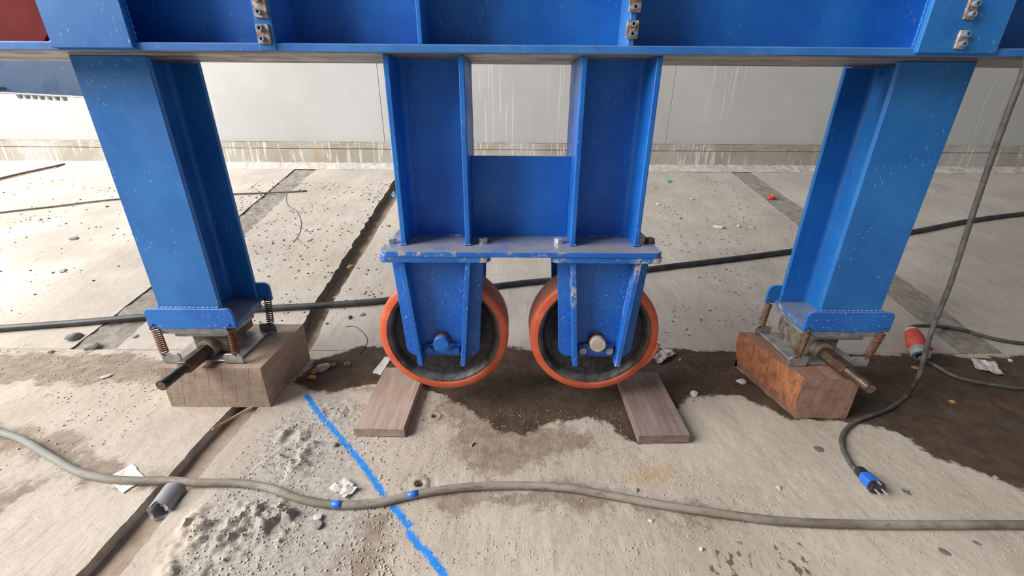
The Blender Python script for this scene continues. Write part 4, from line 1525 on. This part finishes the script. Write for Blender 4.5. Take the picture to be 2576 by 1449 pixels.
STONES = [
    ((185, 601), .024, 'stone_grey', 'flat grey stone on the bright floor left of the left post', .45),
    ((160, 682), .020, 'stone_grey', 'small grey chip below the flat stone on the bright left floor', .4),
    ((101, 553), .014, 'stone_grey', 'small grey chip beside the long thin bar', .5),
    ((270, 521), .013, 'stone_dark', 'dark chip near the left edge of the left post', .5),
    ((186, 850), .028, 'stone_dark', 'dark lump of broken concrete at the hose, far left', .6),
    ((232, 875), .026, 'stone_grey', 'greenish grey concrete lump on the dirt strip left of the left jack', .6),
    ((266, 948), .018, 'stone_pale', 'slim pale chip lying on the dirt strip left of the left block', .3),
    ((128, 886), .012, 'stone_ochre', 'small tan pebble on the left dirt strip', .6),
    ((340, 847), .014, 'stone_grey', 'small grey stone just left of the left jack spring', .4),
    ((812, 926), .028, 'stone_pale', 'long pale flake on the mud right of the left block', .5),
    ((792, 937), .017, 'stone_ochre', 'rust coloured stone against the pale flake by the left block', .7),
    ((838, 920), .016, 'stone_ochre', 'ochre stone at the far end of the pale flake by the left block', .6),
    ((784, 953), .018, 'stone_ochre', 'orange brown stone nearest the left block', .6),
    ((875, 916), .022, 'leaf', 'brown curled leaf lump on the mud between left block and left wheel', .5),
    ((880, 800), .014, 'stone_dark', 'dark pebble on the floor just behind the hose left of the left wheel', .6),
    ((912, 792), .016, 'stone_grey', 'flat grey chip near the hose left of the left wheel', .35),
    ((764, 590), .024, 'stone_dark', 'dark jagged stone on the floor between left post and trench', .8),
    ((778, 604), .022, 'stone_pale', 'flat white chip beside the dark jagged stone', .3),
    ((818, 643), .011, 'stone_pale', 'small white cube like chip on the floor left of the trench', .8),
    ((880, 660), .020, 'stone_ochre', 'rust brown stone inside the upper trench', .7),
    ((843, 735), .018, 'stone_ochre', 'yellowish stone low in the upper trench', .7),
    ((978, 569), .015, 'stone_ochre', 'tan flake on the floor beside the middle column foot', .4),
    ((1808, 573), .034, 'stone_pale', 'large flat white chip on the floor right of the middle columns', .35),
    ((1857, 569), .020, 'stone_pale', 'white chip next to the large flat white chip', .5),
    ((1892, 572), .020, 'stone_pale', 'white chip nearest the right post on the rear floor', .4),
    ((1740, 501), .017, 'stone_pale', 'slim white flake on the far floor right of the columns', .3),
    ((1654, 515), .016, 'stone_pale', 'pale chip close to the right middle column', .5),
    ((1711, 549), .014, 'stone_grey', 'grey stone on the rear floor midway to the large white chip', .7),
    ((1864, 962), .020, 'stone_pale', 'pale mortar chip on the wet ground left of the right block', .5),
    ((1747, 993), .020, 'stone_pale', 'grey chip at the edge of the wet patch beside the right plank', .5),
    ((1060, 1057), .006, 'stone_pale', 'tiny white pebble beside the left plank and drill hole', .8),
    ((845, 1123), .009, 'stone_dark', 'brown pebble on the ground left of the blue line', .8),
    ((798, 1320), .016, 'stone_grey', 'grey mortar crumb below the foreground cable', .6),
    ((800, 1303), .011, 'stone_pale', 'small pale crumb just above the grey mortar crumb', .8),
    ((1601, 1234), .006, 'stone_grey', 'small grey pebble just above the foreground cable, right half', .8),
    ((1636, 1311), .007, 'stone_pale', 'oval tan pebble below the foreground cable, right half', .6),
    ((1764, 1383), .007, 'stone_pale', 'white pebble in the right foreground left of the shoe print', .8),
    ((1960, 1228), .008, 'stone_pale', 'pale pebble on the dry floor below the right block', .7),
    ((2060, 1130), .014, 'stone_dark', 'dark splinter on the floor below the right block', .25),
    ((2280, 1238), .011, 'stone_dark', 'brown sliver on the floor right of the blue plug', .25),
    ((2395, 1012), .011, 'stone_ochre', 'tan crumb on the wet floor at right', .6),
    ((2303, 925), .012, 'stone_ochre', 'yellowish scrap on the wet floor below the red connector', .5),
    ((2541, 907), .014, 'stone_pale', 'white chip on wet floor at the right picture edge', .5),
    ((2374, 1390), .011, 'stone_dark', 'dark flat flake in the right foreground', .25),
    ((2456, 1367), .008, 'stone_dark', 'smaller dark flake in the right foreground near the cable', .25),
    ((2505, 1203), .010, 'stone_grey', 'grey crumb at the edge of the wet floor, far right', .5),
]
for k, ((px, py), s, mt, lab, flat) in enumerate(STONES):
    bm = stone_mesh(s, flat, 100 + k)
    me = bpy.data.meshes.new('stone')
    p = rest(G(px, py), 0)
    if 'trench' in lab:
        p.z -= .035
    bm.transform(Matrix.Translation((p.x, p.y, p.z + s * flat * .42)) @ Matrix.Rotation(k * 1.7, 4, 'Z'))
    bm.to_mesh(me)
    bm.free()
    tag(link('dry_leaf' if mt == 'leaf' else 'stone', me, mt, None, False), lab, 'leaf' if mt == 'leaf' else 'stone', 'loose stones and chips on the floor')

# loose grit nobody could count
def grit(name, label, n, sampler, smin, smax, mat, seed):
    rs = np.random.default_rng(seed)
    base = []
    for k in range(6):
        bm = stone_mesh(1, .55, 300 + k, 1)
        base.append((np.array([v_.co[:] for v_ in bm.verts]), np.array([[v_.index for v_ in f.verts] for f in bm.faces])))
        bm.free()
    XY = sampler(rs, n)
    keep = (XY[:, 0] < fTL(XY[:, 1]) - .01) | (XY[:, 0] > fTR(XY[:, 1]) + .01)
    XY = XY[keep]
    Z = relief(XY[:, 0], XY[:, 1])
    V, Fc, off = [], [], 0
    for (x, y), z in zip(XY, Z):
        bv, bf_ = base[rs.integers(6)]
        s = smin + (smax - smin) * rs.random() ** 4
        a = rs.random() * 6.28
        ca, sa = math.cos(a), math.sin(a)
        P = bv * s
        P = np.stack([P[:, 0] * ca - P[:, 1] * sa, P[:, 0] * sa + P[:, 1] * ca, P[:, 2]], 1) + (x, y, z + s * .3)
        V.append(P)
        Fc.append(bf_ + off)
        off += len(P)
    V, Fc = np.concatenate(V), np.concatenate(Fc)
    me = bpy.data.meshes.new(name)
    me.vertices.add(len(V))
    me.vertices.foreach_set('co', V.ravel())
    me.loops.add(Fc.size)
    me.loops.foreach_set('vertex_index', Fc.ravel().astype(np.int32))
    me.polygons.add(len(Fc))
    me.polygons.foreach_set('loop_start', np.arange(0, Fc.size, 3, dtype=np.int32))
    me.update(calc_edges=True)
    return tag(link(name, me, mat, None, False), label, 'gravel', None, 'stuff')


def in_poly(px, jitter):
    poly = gxy(px)
    xs_, ys_ = [p[0] for p in poly], [p[1] for p in poly]

    def f(rs, n):
        out = np.zeros((0, 2))
        while len(out) < n:
            q_ = np.stack([rs.uniform(min(xs_), max(xs_), n), rs.uniform(min(ys_), max(ys_), n)], 1)
            w_ = fbm(q_[:, 0] * 5, q_[:, 1] * 5, 71, 3) + rs.uniform(-.3, .3, n)
            ok = (poly_sd(q_[:, 0], q_[:, 1], poly) < 0) & (w_ > 0)
            out = np.concatenate([out, q_[ok]])
        return out[:n]
    return f


grit('grit', 'grey mortar crumbs strewn over the left foreground', 4200, in_poly([(420, 1449), (560, 1180), (720, 1040), (960, 1010), (1000, 1449)], 0), .0005, .0042, 'grit', 1)
grit('grit', 'sandy grit around the planks and along the foreground cable', 5200, in_poly([(1040, 1030), (1560, 1030), (1600, 1130), (2100, 1310), (2000, 1345), (1000, 1449), (960, 1250)], 0), .0004, .0028, 'grit', 2)
grit('grit', 'pale flakes and crumbs scattered over the rising floor', 2400, in_poly([(330, 800), (640, 460), (980, 460), (960, 740), (780, 860)], 0), .0010, .0090, 'stone_grey', 3)
grit('grit', 'grey crumbs scattered over the rear floor on the right', 1500, in_poly([(1640, 445), (1850, 440), (2200, 760), (1660, 860)], 0), .0010, .0080, 'stone_grey', 4)
grit('grit', 'dark specks and crumbs over the bright left floor', 900, in_poly([(-200, 460), (560, 430), (360, 700), (0, 820), (-300, 820)], 0), .0010, .0085, 'stone_dark', 5)
grit('grit', 'small crumbs over the right foreground concrete', 2600, in_poly([(1650, 1130), (2200, 1090), (2576, 1260), (2576, 1449), (1300, 1449)], 0), .0004, .0026, 'grit', 6)
grit('grit', 'dirt crumbs on the muddy strip left of the left block', 1500, in_poly([(-200, 880), (420, 880), (430, 980), (200, 1240), (-200, 1240)], 0), .0006, .0045, 'grit', 7)
grit('grit', 'dark wet crumbs on the ground between the wheels', 1600, in_poly([(780, 900), (1850, 885), (1850, 960), (1600, 1080), (1080, 1020)], 0), .0006, .0038, 'stone_dark', 8)
